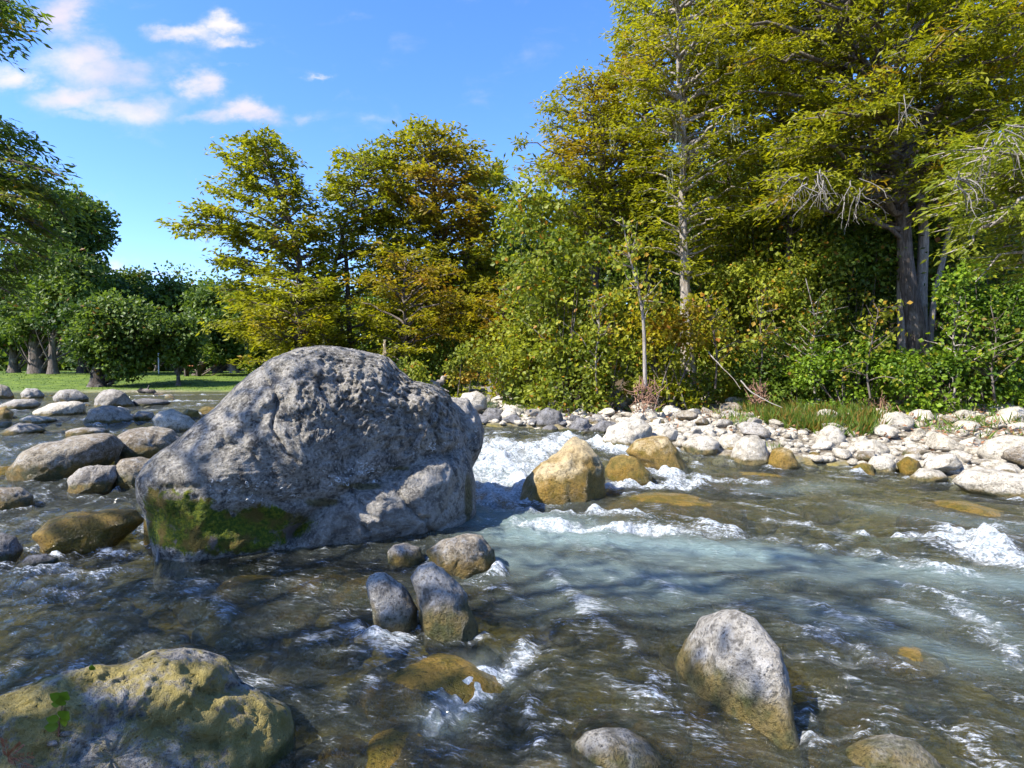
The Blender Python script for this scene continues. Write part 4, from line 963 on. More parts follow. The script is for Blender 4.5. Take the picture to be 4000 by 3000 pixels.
    if moss:
        mv = []
        idx = R.choice(len(C), moss)
        cs, ds = [], []
        for i in idx:
            ln = R.uniform(.3, 1.0); n_ = int(ln/.05)
            for s_ in range(3):
                o_ = R.normal(size=3)*[.05, .05, 0]; zz_ = -np.arange(n_)*.05
                q = C[i]+o_+np.stack([R.normal(size=n_).cumsum()*.006, R.normal(size=n_).cumsum()*.006, zz_], 1); cs.append(q)
                ds.append(unit(np.array([0, 0, -1.0])+R.normal(size=(n_, 3))*.25))
        cs, ds = np.concatenate(cs), np.concatenate(ds)
        tag(link('hanging_moss', leaf_mesh('hanging_moss', cs-base, ds, unit(R.normal(size=cs.shape)), np.full(len(cs), .11), np.full(len(cs), .022), R.random(len(cs)), R.random(len(cs))*.3, M['moss_hang']), root), kind='stuff')
    if twigs:
        tw = []
        for (x, y, sx, sy, ys, n_) in twigs:          # bare drooping twigs
            for _ in range(n_):
                p = at(x+R.normal()*sx*.3, y+R.normal()*sy*.3, ys); dr = unit(np.array([R.normal()*.9, R.normal()*.4, -.3-R.random()*.6]))
                q = [p]
                for s_ in range(9):
                    dr = unit(dr+R.normal(size=3)*.22+[0, 0, -.12]); q.append(q[-1]+dr*R.uniform(.06, .12))
                    if s_ in (2, 4, 6): e_ = unit(dr+R.normal(size=3)*.7); tw.append(tube([q[-1], q[-1]+e_*.12, q[-1]+e_*.2+[0, 0, -.08]], [.006, .004, .002], 3))
                tw.append(tube(q, np.linspace(.014, .003, 10), 4))
        v, f = join(tw); tag(link('bare_twigs', np_mesh('bare_twigs', v-base, f, M['twig']), root), kind='stuff')
    return root

def leafy_ball(R, cen, rad, n, leaf, flat=.75, up=.35):
    q = unit(R.normal(size=(n, 3))); rr_ = R.random(n)**.45
    c = cen+q*rr_[:, None]*rad*np.array([1, 1, flat])
    d = unit(q*.6+R.normal(size=(n, 3))*.6+[0, 0, -.25]); nn = unit(q*.5+[0, 0, up]+R.normal(size=(n, 3))*.5)
    return c, d, nn
def broadleaf(label, Yd, trunk, r0, prof, clumps, mat='leaf_dark', bark='bark_dark', leaf=.2, per=260, seed=1, name='broadleaf_tree', group=None, rad=.8, rust=(), gap=0.0, cat='tree', ydepth=.8, wid=.75, extra_trunks=()):
    R = np.random.default_rng(seed)
    tp = smooth_path([at(x, y, Yd) for x, y in trunk], 14); base = tp[0].copy(); base[2] = gz(base[0], base[1])-.1
    if tp[0][2] > base[2]+.2: tp = np.concatenate([base[None], tp])
    root = empty(name, tuple(base)); tag(root, label, cat, group)
    s = np.linspace(0, 1, len(tp)); wood = [tube(tp, r0*(1-.7*s)*(1+.6*np.exp(-s*12)), 8)]
    for et, er in extra_trunks:
        q = smooth_path([at(x, y, Yd+.2) for x, y in et], 10); wood.append(tube(q, er*(1-.6*np.linspace(0, 1, len(q))), 6))
    zz = np.array([at(1100, p[0], Yd)[2] for p in prof]); xl = np.array([at(p[1], p[0], Yd)[0] for p in prof]); xr = np.array([at(p[2], p[0], Yd)[0] for p in prof])
    o_ = np.argsort(zz); zz, xl, xr = zz[o_], xl[o_], xr[o_]
    wsum = np.cumsum(np.interp(np.linspace(zz[0], zz[-1], 60), zz, xr-xl)); wsum /= wsum[-1]
    C, D, N, TN, HU = [], [], [], [], []
    for i in range(int(clumps*1.9)):
        z = np.interp(R.random(), wsum, np.linspace(zz[0], zz[-1], 60))
        a, b = np.interp(z, zz, xl), np.interp(z, zz, xr); half = (b-a)/2; cx = (a+b)/2
        th = R.uniform(0, 6.28); rr_ = math.sqrt(R.random()); rr_ = rr_**.6
        cr = rad*.66*math.exp(R.normal()*.45); half *= 1+.55*float(pn(np.array([[z*.45+seed, math.cos(th)*1.3+seed, math.sin(th)*1.3]]))[0]); hw = max(.05, half*R.uniform(.8, 1.15)-cr*.5)
        cen = np.array([cx+math.cos(th)*rr_*hw, Yd+math.sin(th)*rr_*hw*ydepth, z])
        n = int(per*1.25*R.uniform(.7, 1.2)*(cr/rad)**1.6)
        c, d, nn = leafy_ball(R, cen, cr, n, leaf)
        C.append(c); D.append(d); N.append(nn); tn = R.normal(.5, .3); TN.append(np.clip(tn+.15*R.normal(size=n), 0, 1))
        hu = .0; P2 = project(cen[None])[0]
        for (rx_, ry_, rw, rh, ra) in rust: hu = max(hu, ra*math.exp(-((P2[0]-rx_)/rw)**2-((P2[1]-ry_)/rh)**2))
        HU.append(np.clip(np.full(n, hu)*R.uniform(.4, 1.2, n)+(R.random(n) < .015)*.7, 0, 1))
        # limb to the clump
        k_ = min(len(tp)-1, max(1, int(np.searchsorted(tp[:, 2], z-1.2*abs(cen[0]-cx)-cr)))); st = tp[k_-1]
        mid = st*.45+cen*.55+[0, 0, -.12*np.linalg.norm(cen-st)]
        if i % 2 == 0: wood.append(tube(smooth_path([st, mid, cen], 7), np.linspace(min(r0*.4, .02+.018*np.linalg.norm(cen-st)), .012, 7), 5))
    C, D, N = map(np.concatenate, (C, D, N)); TN, HU = map(np.concatenate, (TN, HU)); L = leaf*R.uniform(.7, 1.3, len(C)); NLEAF[0] += len(C)
    v, f = join(wood); link('trunk' if cat == 'tree' else 'stem', np_mesh('trunk', v-base, f, M[bark]), root)
    link('crown' if cat == 'tree' else 'foliage', leaf_mesh('crown', C-base, D, N, L, L*wid*R.uniform(.7, 1.1, len(C)), TN, HU, M[mat]), root)
    return root

# --- the middle cypresses ----------------------------------------------
cypress('airy olive cypress, leftmost of the middle group, with a limb reaching far left', 26, [(672, 770), (660, 660), (645, 570), (625, 480), (600, 400), (575, 330), (560, 300)], .25,
        [(292, 505, 590), (320, 462, 620), (370, 500, 650), (440, 500, 690), (480, 405, 690), (520, 440, 700), (560, 500, 710), (620, 490, 720), (690, 475, 720), (740, 500, 720), (785, 540, 700)], 135, 'leaf_olive', leaf=.18, seed=11, reach=1.2, moss=14, dens=1.0, boughs=[(640, 560, 415, 450, -.5), (650, 600, 420, 500, .5), (625, 480, 470, 330, 0), (610, 430, 450, 400, .8), (600, 400, 520, 300, 0), (655, 640, 480, 560, -1)], rust=[(700, 480, 40, 40, .2)], k_y=.8)
cypress('slender forked cypress right behind the peak of the huge boulder', 28, [(738, 775), (735, 690), (715, 610), (735, 520), (760, 430), (795, 350)], .18,
        [(325, 740, 850), (380, 690, 870), (450, 680, 880), (540, 680, 880), (620, 690, 860), (700, 720, 850), (760, 740, 840)], 120, 'leaf_olive', leaf=.17, seed=12, reach=1.2, extra_trunks=[([(757, 775), (752, 650), (748, 540), (730, 470)], .15)], dens=.9, moss=5, k_y=.8)
cypress('tall domed cypress with a rusty patch in its crown, middle of the picture', 30, [(968, 840), (955, 700), (948, 560), (942, 430), (930, 330)], .27,
        [(270, 890, 965), (290, 830, 1005), (330, 775, 1030), (400, 760, 1060), (480, 780, 1080), (560, 780, 1090), (640, 790, 1090), (720, 820, 1090), (780, 850, 1080)], 170, 'leaf_olive', leaf=.20, seed=13, reach=1.2, rust=[(950, 410, 110, 70, .65), (960, 330, 80, 60, .35), (1000, 500, 60, 50, .6), (960, 650, 50, 40, .7), (1000, 750, 60, 40, .5)], extra_trunks=[([(992, 845), (990, 720), (1005, 560), (1030, 420)], .24)], dens=.95, moss=5)
cypress('low yellow-orange cypress under the tall domed one', 25, [(880, 830), (875, 740), (870, 640), (880, 560)], .16,
        [(545, 820, 960), (590, 780, 1000), (640, 770, 1000), (700, 780, 1010), (760, 800, 1000)], 48, 'leaf_cyp', leaf=.14, seed=14, reach=1.25, rust=[(900, 600, 140, 60, .5), (960, 690, 60, 50, .6)])
cypress('yellow-green cypress with bowed lower limbs left of the slender forked one', 24, [(655, 780), (645, 720), (640, 640), (640, 600)], .14,
        [(600, 560, 730), (650, 500, 740), (700, 470, 740), (750, 480, 730), (795, 520, 690)], 56, 'leaf_cyp', leaf=.15, seed=15, moss=10, rust=[(560, 700, 60, 30, .25)])
cypress('olive cypress behind, filling the gap right of the tall domed one', 36, [(1080, 800), (1075, 600), (1065, 420)], .3,
        [(348, 1020, 1085), (400, 1000, 1110), (480, 1000, 1120), (580, 1000, 1130), (700, 1010, 1140), (780, 1020, 1130)], 100, 'leaf_olive', leaf=.24, seed=16, reach=1.1)
cypress('rust-tinged young cypress at the foot of the dome-crowned one', 24, [(1080, 830), (1085, 720), (1090, 620)], .12,
        [(600, 1050, 1130), (660, 1010, 1160), (730, 1000, 1170), (790, 1020, 1160)], 34, 'leaf_cyp', leaf=.15, seed=17, rust=[(1080, 690, 90, 90, .55)])
# --- the tall right-hand trees ----------------------------------------------
cypress('tall cypress with an open V of dark limbs, first of the right bank', 20, [(1272, 790), (1283, 640), (1298, 480), (1300, 380), (1285, 240), (1275, 170)], .25,
        [(165, 1225, 1320), (230, 1165, 1380), (300, 1140, 1420), (370, 1120, 1430), (430, 1150, 1430), (500, 1190, 1400), (560, 1200, 1380)], 120, leaf=.14, seed=21, reach=1.15, rust=[(1250, 330, 60, 40, .5), (1300, 200, 80, 50, .35)], extra_trunks=[([(1296, 430), (1250, 400), (1215, 350)], .12), ([(1300, 400), (1340, 360), (1360, 290)], .1)], moss=4)
cypress('high-topped cypress with rusty upper sprays behind the open V-limbed tree', 21, [(1410, 790), (1400, 520), (1392, 300), (1395, 120), (1400, -60)], .25,
        [(-90, 1380, 1560), (0, 1335, 1620), (60, 1340, 1640), (130, 1300, 1640), (200, 1270, 1620), (280, 1250, 1600), (360, 1290, 1560), (450, 1320, 1540)], 120, leaf=.14, seed=22, reach=1.1, rust=[(1400, 180, 90, 60, .4), (1530, 280, 60, 60, .5), (1340, 250, 60, 40, .3)], moss=8)
cypress('straight pale-trunked cypress in the middle of the right bank woods', 17.5, [(1482, 800), (1480, 640), (1479, 480), (1476, 320), (1468, 120), (1465, -80)], .225,
        [(-120, 1400, 1680), (0, 1360, 1740), (100, 1350, 1740), (200, 1330, 1720), (300, 1340, 1700), (400, 1370, 1660), (500, 1390, 1620), (590, 1400, 1600)], 110, leaf=.125, seed=23, bark='bark_pale', rust=[(1430, 690, 80, 40, .5), (1420, 120, 60, 60, .25)], moss=16)
cypress('massive leaning twin-trunked cypress with vines at its foot on the right', 16.5, [(1990, 820), (1972, 660), (1950, 480), (1938, 330), (1912, 230), (1850, 110), (1790, -60)], .33,
        [(-260, 1600, 2150), (-100, 1520, 2250), (40, 1480, 2300), (130, 1490, 2300), (220, 1560, 2250), (300, 1600, 2250), (380, 1640, 2230), (450, 1700, 2180)], 130, leaf=.125, seed=24, bark='bark', rust=[(1650, 60, 80, 60, .2)],
        extra_trunks=[([(1960, 820), (1950, 640), (1955, 480), (1925, 300), (1905, 170)], .22), ([(1992, 830), (1988, 680), (1992, 560), (2000, 480), (1975, 380), (1935, 250), (1915, 140)], .18), ([(2005, 830), (2008, 720), (2020, 620), (2050, 520), (2060, 400), (2030, 260), (1990, 240)], .10)],
        boughs=[(1950, 460, 1660, 400, -2.2), (1950, 440, 1640, 450, -2), (1945, 400, 1700, 330, -2), (1940, 370, 1680, 300, -1.5), (1900, 200, 1600, 130, -1.5), (1890, 170, 1560, 60, -2), (1960, 500, 1700, 470, -1.5), (1930, 300, 1780, 260, -3), (1920, 250, 2100, 180, -3), (1950, 420, 2080, 300, -3)], twigs=[(1750, 385, 60, 40, 13.5, 16), (1850, 400, 50, 40, 13.5, 8), (1950, 220, 60, 60, 13, 5)], moss=12, lit_extra=True)
cypress('tall pale-barked cypress near the right edge leaving the top of the picture', 18, [(2085, 790), (2085, 560), (2090, 320), (2112, 170), (2133, 50), (2140, -120)], .2,
        [(-260, 1950, 2400), (-50, 1950, 2450), (80, 1960, 2450), (200, 1970, 2450), (320, 2000, 2450), (420, 2010, 2450)], 90, leaf=.12, seed=25, bark='bark_pale')
cypress('bright yellow-green cypress leaning into the picture from the right edge', 10.5, [(2420, 860), (2400, 640), (2370, 420), (2330, 250), (2320, 180)], .2,
        [(250, 2150, 2450), (300, 2050, 2500), (390, 2040, 2550), (450, 2010, 2500), (520, 2020, 2500), (590, 2090, 2500)], 72, 'leaf_near', leaf=.105, seed=26, boughs=[(2370, 420, 2060, 400, -.5), (2370, 380, 2100, 360, -1), (2380, 480, 2020, 470, 0), (2380, 460, 2060, 540, -.5), (2390, 520, 2110, 600, 0), (2370, 400, 2160, 480, -1), (2390, 440, 2080, 440, .5)], bark='bark_pale', twigs=[(2170, 300, 60, 60, 9.5, 14), (2060, 380, 40, 40, 9.8, 6)], moss=5, rise=.2)
cypress('yellow-green cypress between the straight pale trunk and the massive twin trunks', 18.5, [(1710, 790), (1705, 560), (1700, 350), (1690, 120), (1680, -60)], .17,
        [(-100, 1580, 1830), (0, 1560, 1860), (100, 1550, 1880), (200, 1560, 1860), (300, 1560, 1850), (400, 1590, 1840), (500, 1640, 1800)], 84, leaf=.12, seed=27, moss=8)
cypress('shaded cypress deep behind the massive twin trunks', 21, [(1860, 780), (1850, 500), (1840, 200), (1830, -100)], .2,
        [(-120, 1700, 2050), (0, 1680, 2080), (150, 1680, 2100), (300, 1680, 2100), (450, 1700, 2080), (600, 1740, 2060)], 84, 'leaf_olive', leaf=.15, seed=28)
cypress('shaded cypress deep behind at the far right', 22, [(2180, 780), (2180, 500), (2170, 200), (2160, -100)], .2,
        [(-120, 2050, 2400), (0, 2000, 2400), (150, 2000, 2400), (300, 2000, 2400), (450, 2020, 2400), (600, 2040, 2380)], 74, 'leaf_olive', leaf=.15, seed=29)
cypress('dim cypress deep behind the straight pale trunk', 25, [(1580, 780), (1580, 500), (1570, 200), (1560, -50)], .2,
        [(-100, 1480, 1700), (60, 1450, 1720), (200, 1430, 1720), (350, 1430, 1720), (500, 1440, 1720), (640, 1460, 1700)], 84, 'leaf_olive', leaf=.17, seed=30)
# --- woodland behind ---------------------------------------------------
bk = [(1160, 470, 34, 'tree with dense dark crown, first behind the right bank'), (1290, 400, 33, 'dark crowded tree behind the V-limbed cypress'), (1420, 360, 32, 'dark broad tree behind the bare-stemmed sapling'), (1560, 330, 31, 'dark broad tree behind the pale straight trunk'),
      (1700, 300, 30, 'dark broad tree deep in the right woods'), (1850, 280, 29, 'dark broad tree deep behind the massive trunk'), (2010, 300, 28, 'dark broad tree deep behind the right edge cypresses'), (2160, 300, 27, 'rightmost dark broad tree of the woods')]
for k_, (x, ty_, yy_, lb) in enumerate(bk):
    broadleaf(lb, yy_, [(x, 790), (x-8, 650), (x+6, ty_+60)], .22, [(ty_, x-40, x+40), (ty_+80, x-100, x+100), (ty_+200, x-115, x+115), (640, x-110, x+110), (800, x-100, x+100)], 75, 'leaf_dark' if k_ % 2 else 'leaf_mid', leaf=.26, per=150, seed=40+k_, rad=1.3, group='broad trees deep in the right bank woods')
for k_, (x, ty_, yy_, lb) in enumerate([(820, 560, 44, 'green tree seen through the gap behind the forked cypress'), (930, 560, 42, 'green tree behind the domed cypress'), (1040, 540, 40, 'green tree filling the hollow left of the right bank'), (700, 600, 46, 'green tree behind the leftmost middle cypress'), (590, 640, 48, 'green tree just left behind the middle cypresses')]):
    broadleaf(lb, yy_, [(x, 800), (x-6, 700), (x+6, ty_+60)], .22, [(ty_, x-20, x+20), (ty_+60, x-60, x+60), (720, x-72, x+72), (805, x-66, x+66)], 40, 'leaf_mid', leaf=.3, per=120, seed=60+k_, rad=1.4, group='trees behind the middle cypresses')

# --- understory ---------------------------------------------------
def bush(label, cx, cy, rx, ry, Yd, mat, leaf, clumps, per, seed, rad, rust=(), name='shrub', cat='shrub', bark='bark', n_st=4, group=None):
    R = np.random.default_rng(seed); clumps = int(clumps*1.5)
    base = at(cx, cy+ry, Yd); base[2] = gz(base[0], Yd)-.05; ybot = project(base[None])[0][1]
    root = empty(name, tuple(base)); tag(root, label, cat, group)
    C, D, N, TN, HU, wood = [], [], [], [], [], []
    for i in range(clumps):
        a = R.uniform(0, 6.28); r_ = R.random()**.6*1.12
        px, py = cx+math.cos(a)*r_*rx*1.25, cy+math.sin(a)*r_*ry*1.1
        if i % 4 == 0: py = cy+ry+R.uniform(0, 1)*max(0, ybot-cy-ry); px = cx+R.uniform(-1, 1)*rx
        cen = at(px, py, Yd); cen[1] += R.uniform(-1, 1)*rx*K/F*Yd*.5; cen[2] = max(cen[2], base[2]+.15)
        cr = rad*.72*math.exp(R.normal()*.55); n = int(per*.9*R.uniform(.5, 1.2)*(cr/rad)**1.7)+8
        c, d, nn = leafy_ball(R, cen, cr, n, leaf, R.uniform(.5, 1.3), .5)
        C.append(c); D.append(d); N.append(nn); TN.append(np.clip(R.normal(.5, .3)+.18*R.normal(size=n), 0, 1))
        hu = 0.0
        for (rx_, ry_, rw, rh, ra) in rust: hu = max(hu, ra*math.exp(-((px-rx_)/rw)**2-((py-ry_)/rh)**2))
        HU.append(np.clip(hu*R.uniform(.4, 1.2, n)+(R.random(n) < .04)*.8, 0, 1))
        if i % 2 == 0:
            b0 = base+R.normal(size=3)*[.25, .2, 0]; mid = (b0+cen)/2+R.normal(size=3)*.1
            wood.append(tube(smooth_path([b0, mid, cen], 6), np.linspace(.022, .005, 6), 4))
    C, D, N = map(np.concatenate, (C, D, N)); TN, HU = map(np.concatenate, (TN, HU)); L = leaf*R.uniform(.6, 1.35, len(C)); NLEAF[0] += len(C)
    v, f = join(wood); link('stem', np_mesh('stem', v-base, f, M[bark]), root)
    link('foliage', leaf_mesh('foliage', C-base, D, N, L, L*R.uniform(.55, .95, len(C)), TN, HU, M[mat]), root)
    return root
B = [('light green young sycamore with pale flecked leaves left of the V-limbed cypress', 1165, 560, 60, 130, 18.5, 'leaf_syc', .15, 34, 120, .55),
     ('tall leafy sycamore with yellowing leaves below the V-limbed cypress', 1235, 650, 85, 130, 17, 'leaf_syc', .14, 46, 130, .5),
     ('yellow-leaved bush at the foot of the first right bank tree', 1160, 760, 70, 60, 18, 'leaf_syc', .13, 26, 110, .42),
     ('yellowing bush left of the bare-stemmed sapling', 1320, 740, 60, 70, 16.5, 'leaf_syc', .12, 26, 120, .42),
     ('orange and green low bush at the foot of the pale straight trunk', 1440, 720, 60, 60, 16, 'leaf_cyp', .12, 24, 130, .42),
     ('round yellow-green bush right of the pale straight trunk', 1545, 770, 60, 60, 14.5, 'leaf_syc', .12, 26, 130, .40),
     ('broad light green bush in the middle of the right undergrowth', 1620, 690, 80, 90, 14.5, 'leaf_syc', .12, 42, 150, .42),
     ('light green leafy bush with trailing shoots left of the massive trunks', 1740, 690, 90, 100, 13.8, 'leaf_syc', .115, 48, 150, .42),
     ('deep green glossy thicket low beside the weeds', 1690, 790, 90, 55, 13.2, 'leaf_mid', .095, 30, 120, .30),
     ('vivid green vine mass at the feet of the massive trunks', 1840, 795, 95, 55, 12.3, 'leaf_vine', .095, 36, 130, .30),
     ('vivid green ivy climbing over the right side of the massive trunks', 2120, 650, 80, 60, 11.8, 'leaf_vine', .09, 40, 170, .34),
     ('bright green sycamore shoots over the stone bank at the right', 2020, 810, 80, 40, 11.6, 'leaf_vine', .105, 34, 140, .34),
     ('green shrub cut by the right edge above the stone bank', 2180, 760, 60, 80, 11.6, 'leaf_vine', .10, 34, 140, .36),
     ('pale green maple-like bush with backlit leaves between trunks', 1840, 560, 70, 50, 13.8, 'leaf_mid', .11, 24, 140, .4),
     ('pointed yellow shrub right behind the shoulder of the huge boulder', 895, 810, 26, 34, 17, 'leaf_syc', .10, 16, 70, .24),
     ('orange-tipped yellow shrub at the far bank behind the huge boulder', 1010, 800, 32, 44, 17.5, 'leaf_syc', .10, 18, 80, .28),
     ('dark green thicket under the domed cypress', 940, 780, 70, 50, 25, 'leaf_mid', .15, 26, 120, .55),
     ('dim green thicket under the forked cypress', 820, 770, 70, 60, 28, 'leaf_mid', .16, 26, 110, .6),
     ('olive thicket above the dark rock outcrop', 1110, 750, 60, 50, 23, 'leaf_cyp', .14, 24, 110, .5),
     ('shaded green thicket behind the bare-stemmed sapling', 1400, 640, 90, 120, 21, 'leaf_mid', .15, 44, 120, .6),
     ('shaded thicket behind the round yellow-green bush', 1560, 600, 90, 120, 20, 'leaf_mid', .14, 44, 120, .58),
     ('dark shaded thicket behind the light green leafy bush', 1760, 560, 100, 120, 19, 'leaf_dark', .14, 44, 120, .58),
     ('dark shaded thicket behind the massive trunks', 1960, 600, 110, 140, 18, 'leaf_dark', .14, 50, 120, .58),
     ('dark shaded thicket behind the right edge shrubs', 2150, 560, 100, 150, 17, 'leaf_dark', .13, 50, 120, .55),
     ('fine-leaved bush low at the waterside trees, between sapling and outcrop', 1260, 800, 50, 36, 17, 'leaf_syc', .10, 20, 90, .3),
     ('low fringe of green shoots behind the widest pale boulder', 1480, 820, 90, 26, 16.5, 'leaf_syc', .10, 26, 90, .26),
     ('bushy understory tree filling the top of the gap by the massive trunks', 1640, 480, 90, 90, 19, 'leaf_cyp', .13, 36, 130, .5)]
B = [b[:5]+((b[5]+3.2,) if (b[5] < 16 and b[1] > 1500) else (b[5],))+b[6:] for b in B]
for k_, b in enumerate(B):
    bush(*b[:6], b[6], b[7], b[8], b[9], 80+k_, b[10], rust=[(1010, 820, 30, 26, .7)] if k_ == 15 else ([(1440, 700, 80, 40, .55)] if k_ == 4 else ()), name='shrub')
# slender sapling in front of the woods
def sapling(pts, Yd, label, seed=5, nb=26, r0=.055, mat='leaf_syc', bark='bark_pale', hmul=1.0, lo=5):
    R = np.random.default_rng(seed)
    tp = smooth_path([at(x, y, Yd) for x, y in pts], 16); base = tp[0].copy()
    root = empty('sapling', tuple(base)); tag(root, label, 'tree')
    wood = [tube(tp, np.linspace(r0, .010, 16), 6)]; C, D, N = [], [], []
    for i in range(nb):
        k_ = R.integers(lo, 15); a = R.uniform(0, 6.28); ln = R.uniform(.5, 1.6)*(1.15-k_/20)
        dr = unit(np.array([math.cos(a), .6*math.sin(a), R.uniform(.2, .9)])); q = [tp[k_]]
        for s_ in range(6): dr = unit(dr+R.normal(size=3)*.15+[0, 0, -.03]); q.append(q[-1]+dr*ln/6)
        wood.append(tube(q, np.linspace(.018, .004, 7), 4)); q = np.array(q)
        for s_ in range(14):
            p = q[R.integers(2, 7)]+R.normal(size=3)*.12; C.append(p); D.append(unit(R.normal(size=3)+[0, 0, -.6])); N.append(unit(R.normal(size=3)+[0, -.3, .4]))
    C, D, N = map(np.array, (C, D, N)); n = len(C)
    v, f = join(wood); link('trunk', np_mesh('trunk', v-base, f, M[bark]), root)
    L = R.uniform(.08, .15, n); link('crown', leaf_mesh('crown', C-base, D, N, L, L*.85, R.uniform(.4, 1, n), (R.random(n) < .2)*.6, M[mat]), root)
sapling([(1394, 840), (1392, 760), (1391, 700), (1384, 640), (1366, 580), (1352, 520), (1345, 470)], 14.8, 'slender bare-stemmed sapling with sparse yellow leaves in front of the woods')
SP = [([(1640, 850), (1648, 760), (1640, 690), (1655, 620)], 16.0, 'thin leaning sapling above the weed patch', 'leaf_syc', 18), ([(1760, 850), (1750, 770), (1765, 700), (1740, 600)], 15.8, 'thin light green sapling left of the massive trunks', 'leaf_mid', 22),
      ([(1545, 840), (1550, 760), (1535, 690), (1520, 640)], 15.8, 'thin yellowing sapling right of the pale straight trunk', 'leaf_syc', 18), ([(2060, 860), (2070, 790), (2055, 720), (2075, 640)], 14.6, 'thin bright green sapling right of the massive trunks', 'leaf_vine', 22),
      ([(1880, 860), (1870, 800), (1885, 730), (1900, 660)], 15.0, 'thin sapling standing in front of the massive trunks', 'leaf_syc', 18), ([(1290, 850), (1285, 770), (1298, 700), (1280, 640)], 16.2, 'thin yellow-leaved sapling left of the tallest bare-stemmed one', 'leaf_syc', 16),
      ([(2150, 870), (2140, 800), (2155, 730), (2140, 660)], 14.4, 'thin green sapling near the right edge over the cobbles', 'leaf_mid', 20), ([(1190, 840), (1195, 770), (1180, 700), (1185, 650)], 17.5, 'thin pale sapling behind the solitary grey boulder', 'leaf_syc', 16)]
for k_, (pts_, yy_, lb_, mt_, nb_) in enumerate(SP): sapling(pts_, yy_, lb_, 90+k_, nb_, .028, mt_, 'bark_pale' if k_ % 2 else 'bark', lo=3)

# --- left bank trees ----------------------------------------------------
def lt(label, Yd, trunk, r0, prof, clumps, seed, mat='leaf_dark', leaf=.30, per=170, rad=1.2, **kw):
    return broadleaf(label, Yd, trunk, r0, prof, clumps, mat, kw.pop('bark', 'bark'), leaf=leaf, per=per, seed=seed, rad=rad, **kw)
lt('tall round-crowned tree with thick brown trunk on the left lawn', 46, [(82, 808), (75, 740), (70, 680), (95, 600), (130, 540), (150, 500)], .44,
   [(412, 105, 170), (435, 80, 215), (470, 60, 250), (510, 60, 262), (550, 60, 225), (600, 40, 215), (660, 20, 210), (720, 20, 190)], 100, 101, rust=[(190, 635, 25, 20, .9)], extra_trunks=[([(150, 560), (180, 530), (215, 505)], .14)])
lt('dark tree with slim curved trunk right of the thick-trunked one', 43, [(115, 808), (112, 740), (125, 690), (140, 640)], .26, [(560, 100, 200), (600, 80, 235), (660, 80, 240), (710, 90, 220)], 44, 102)
lt('bushy bright green tree with a dark twisted trunk on the riverside lawn', 36, [(213, 826), (210, 800), (222, 770), (235, 745), (240, 710)], .42,
   [(650, 190, 290), (680, 170, 345), (720, 170, 350), (760, 180, 330), (790, 230, 320)], 70, 103, 'leaf_dark', leaf=.24, rad=.95, bark='bark_dark')
lt('dark tree with straight black trunk behind the bushy bright one', 47, [(178, 812), (178, 760), (180, 700)], .36, [(600, 160, 250), (640, 140, 270), (700, 140, 260), (740, 160, 240)], 36, 104, bark='bark_dark')
lt('round dark green tree above the lawn, tallest of the far row', 52, [(300, 808), (300, 760), (302, 700)], .3, [(598, 250, 310), (630, 235, 350), (690, 230, 360), (750, 250, 350)], 48, 105)
lt('dense dark green tree in the far row left of the middle cypresses', 50, [(385, 812), (384, 780), (388, 720)], .28, [(618, 340, 420), (650, 320, 440), (700, 320, 445), (760, 330, 430)], 50, 106)
lt('dark tree whose trunk leans right at the end of the lawn', 44, [(418, 828), (428, 800), (452, 765), (470, 720), (480, 690)], .34, [(640, 420, 520), (680, 410, 540), (730, 420, 540), (770, 440, 530)], 40, 107)
lt('small open-branched tree standing at the water edge of the lawn', 37, [(386, 836), (385, 815), (384, 790), (388, 750)], .14, [(690, 350, 420), (730, 345, 425), (775, 355, 420)], 24, 108, 'leaf_dark', leaf=.24, rad=.9, per=120, extra_trunks=[([(386, 815), (375, 790), (368, 760)], .07), ([(386, 812), (398, 785), (404, 760)], .07)])
lt('tree with drooping olive crown at the right end of the far row', 54, [(470, 806), (468, 770), (466, 720)], .36, [(608, 440, 500), (640, 425, 520), (700, 425, 530), (770, 440, 540)], 40, 109)
lt('rounded tree between the far row and the leftmost middle cypress', 50, [(508, 812), (502, 780), (500, 740)], .4, [(650, 480, 560), (700, 470, 580), (770, 480, 580)], 34, 110, bark='bark_pale')
lt('dark green tree at the far left edge behind the lawn', 50, [(30, 806), (28, 740), (30, 680)], .34, [(560, -40, 90), (620, -60, 100), (700, -60, 100), (750, -40, 90)], 46, 111)
lt('tree with pale multiple stems beyond the lawn', 60, [(250, 806), (252, 780), (250, 730)], .3, [(620, 200, 300), (680, 190, 310), (750, 200, 310)], 36, 112, 'leaf_mid')
lt('dark tree beyond the lawn behind the riverside bushy one', 64, [(340, 804), (340, 780), (342, 730)], .3, [(640, 290, 390), (700, 280, 400), (760, 290, 400)], 36, 113)
lt('dark tree closing the far row behind the leaning trunk', 64, [(430, 804), (430, 780), (432, 730)], .3, [(640, 380, 480), (700, 370, 490), (760, 380, 490)], 36, 114)
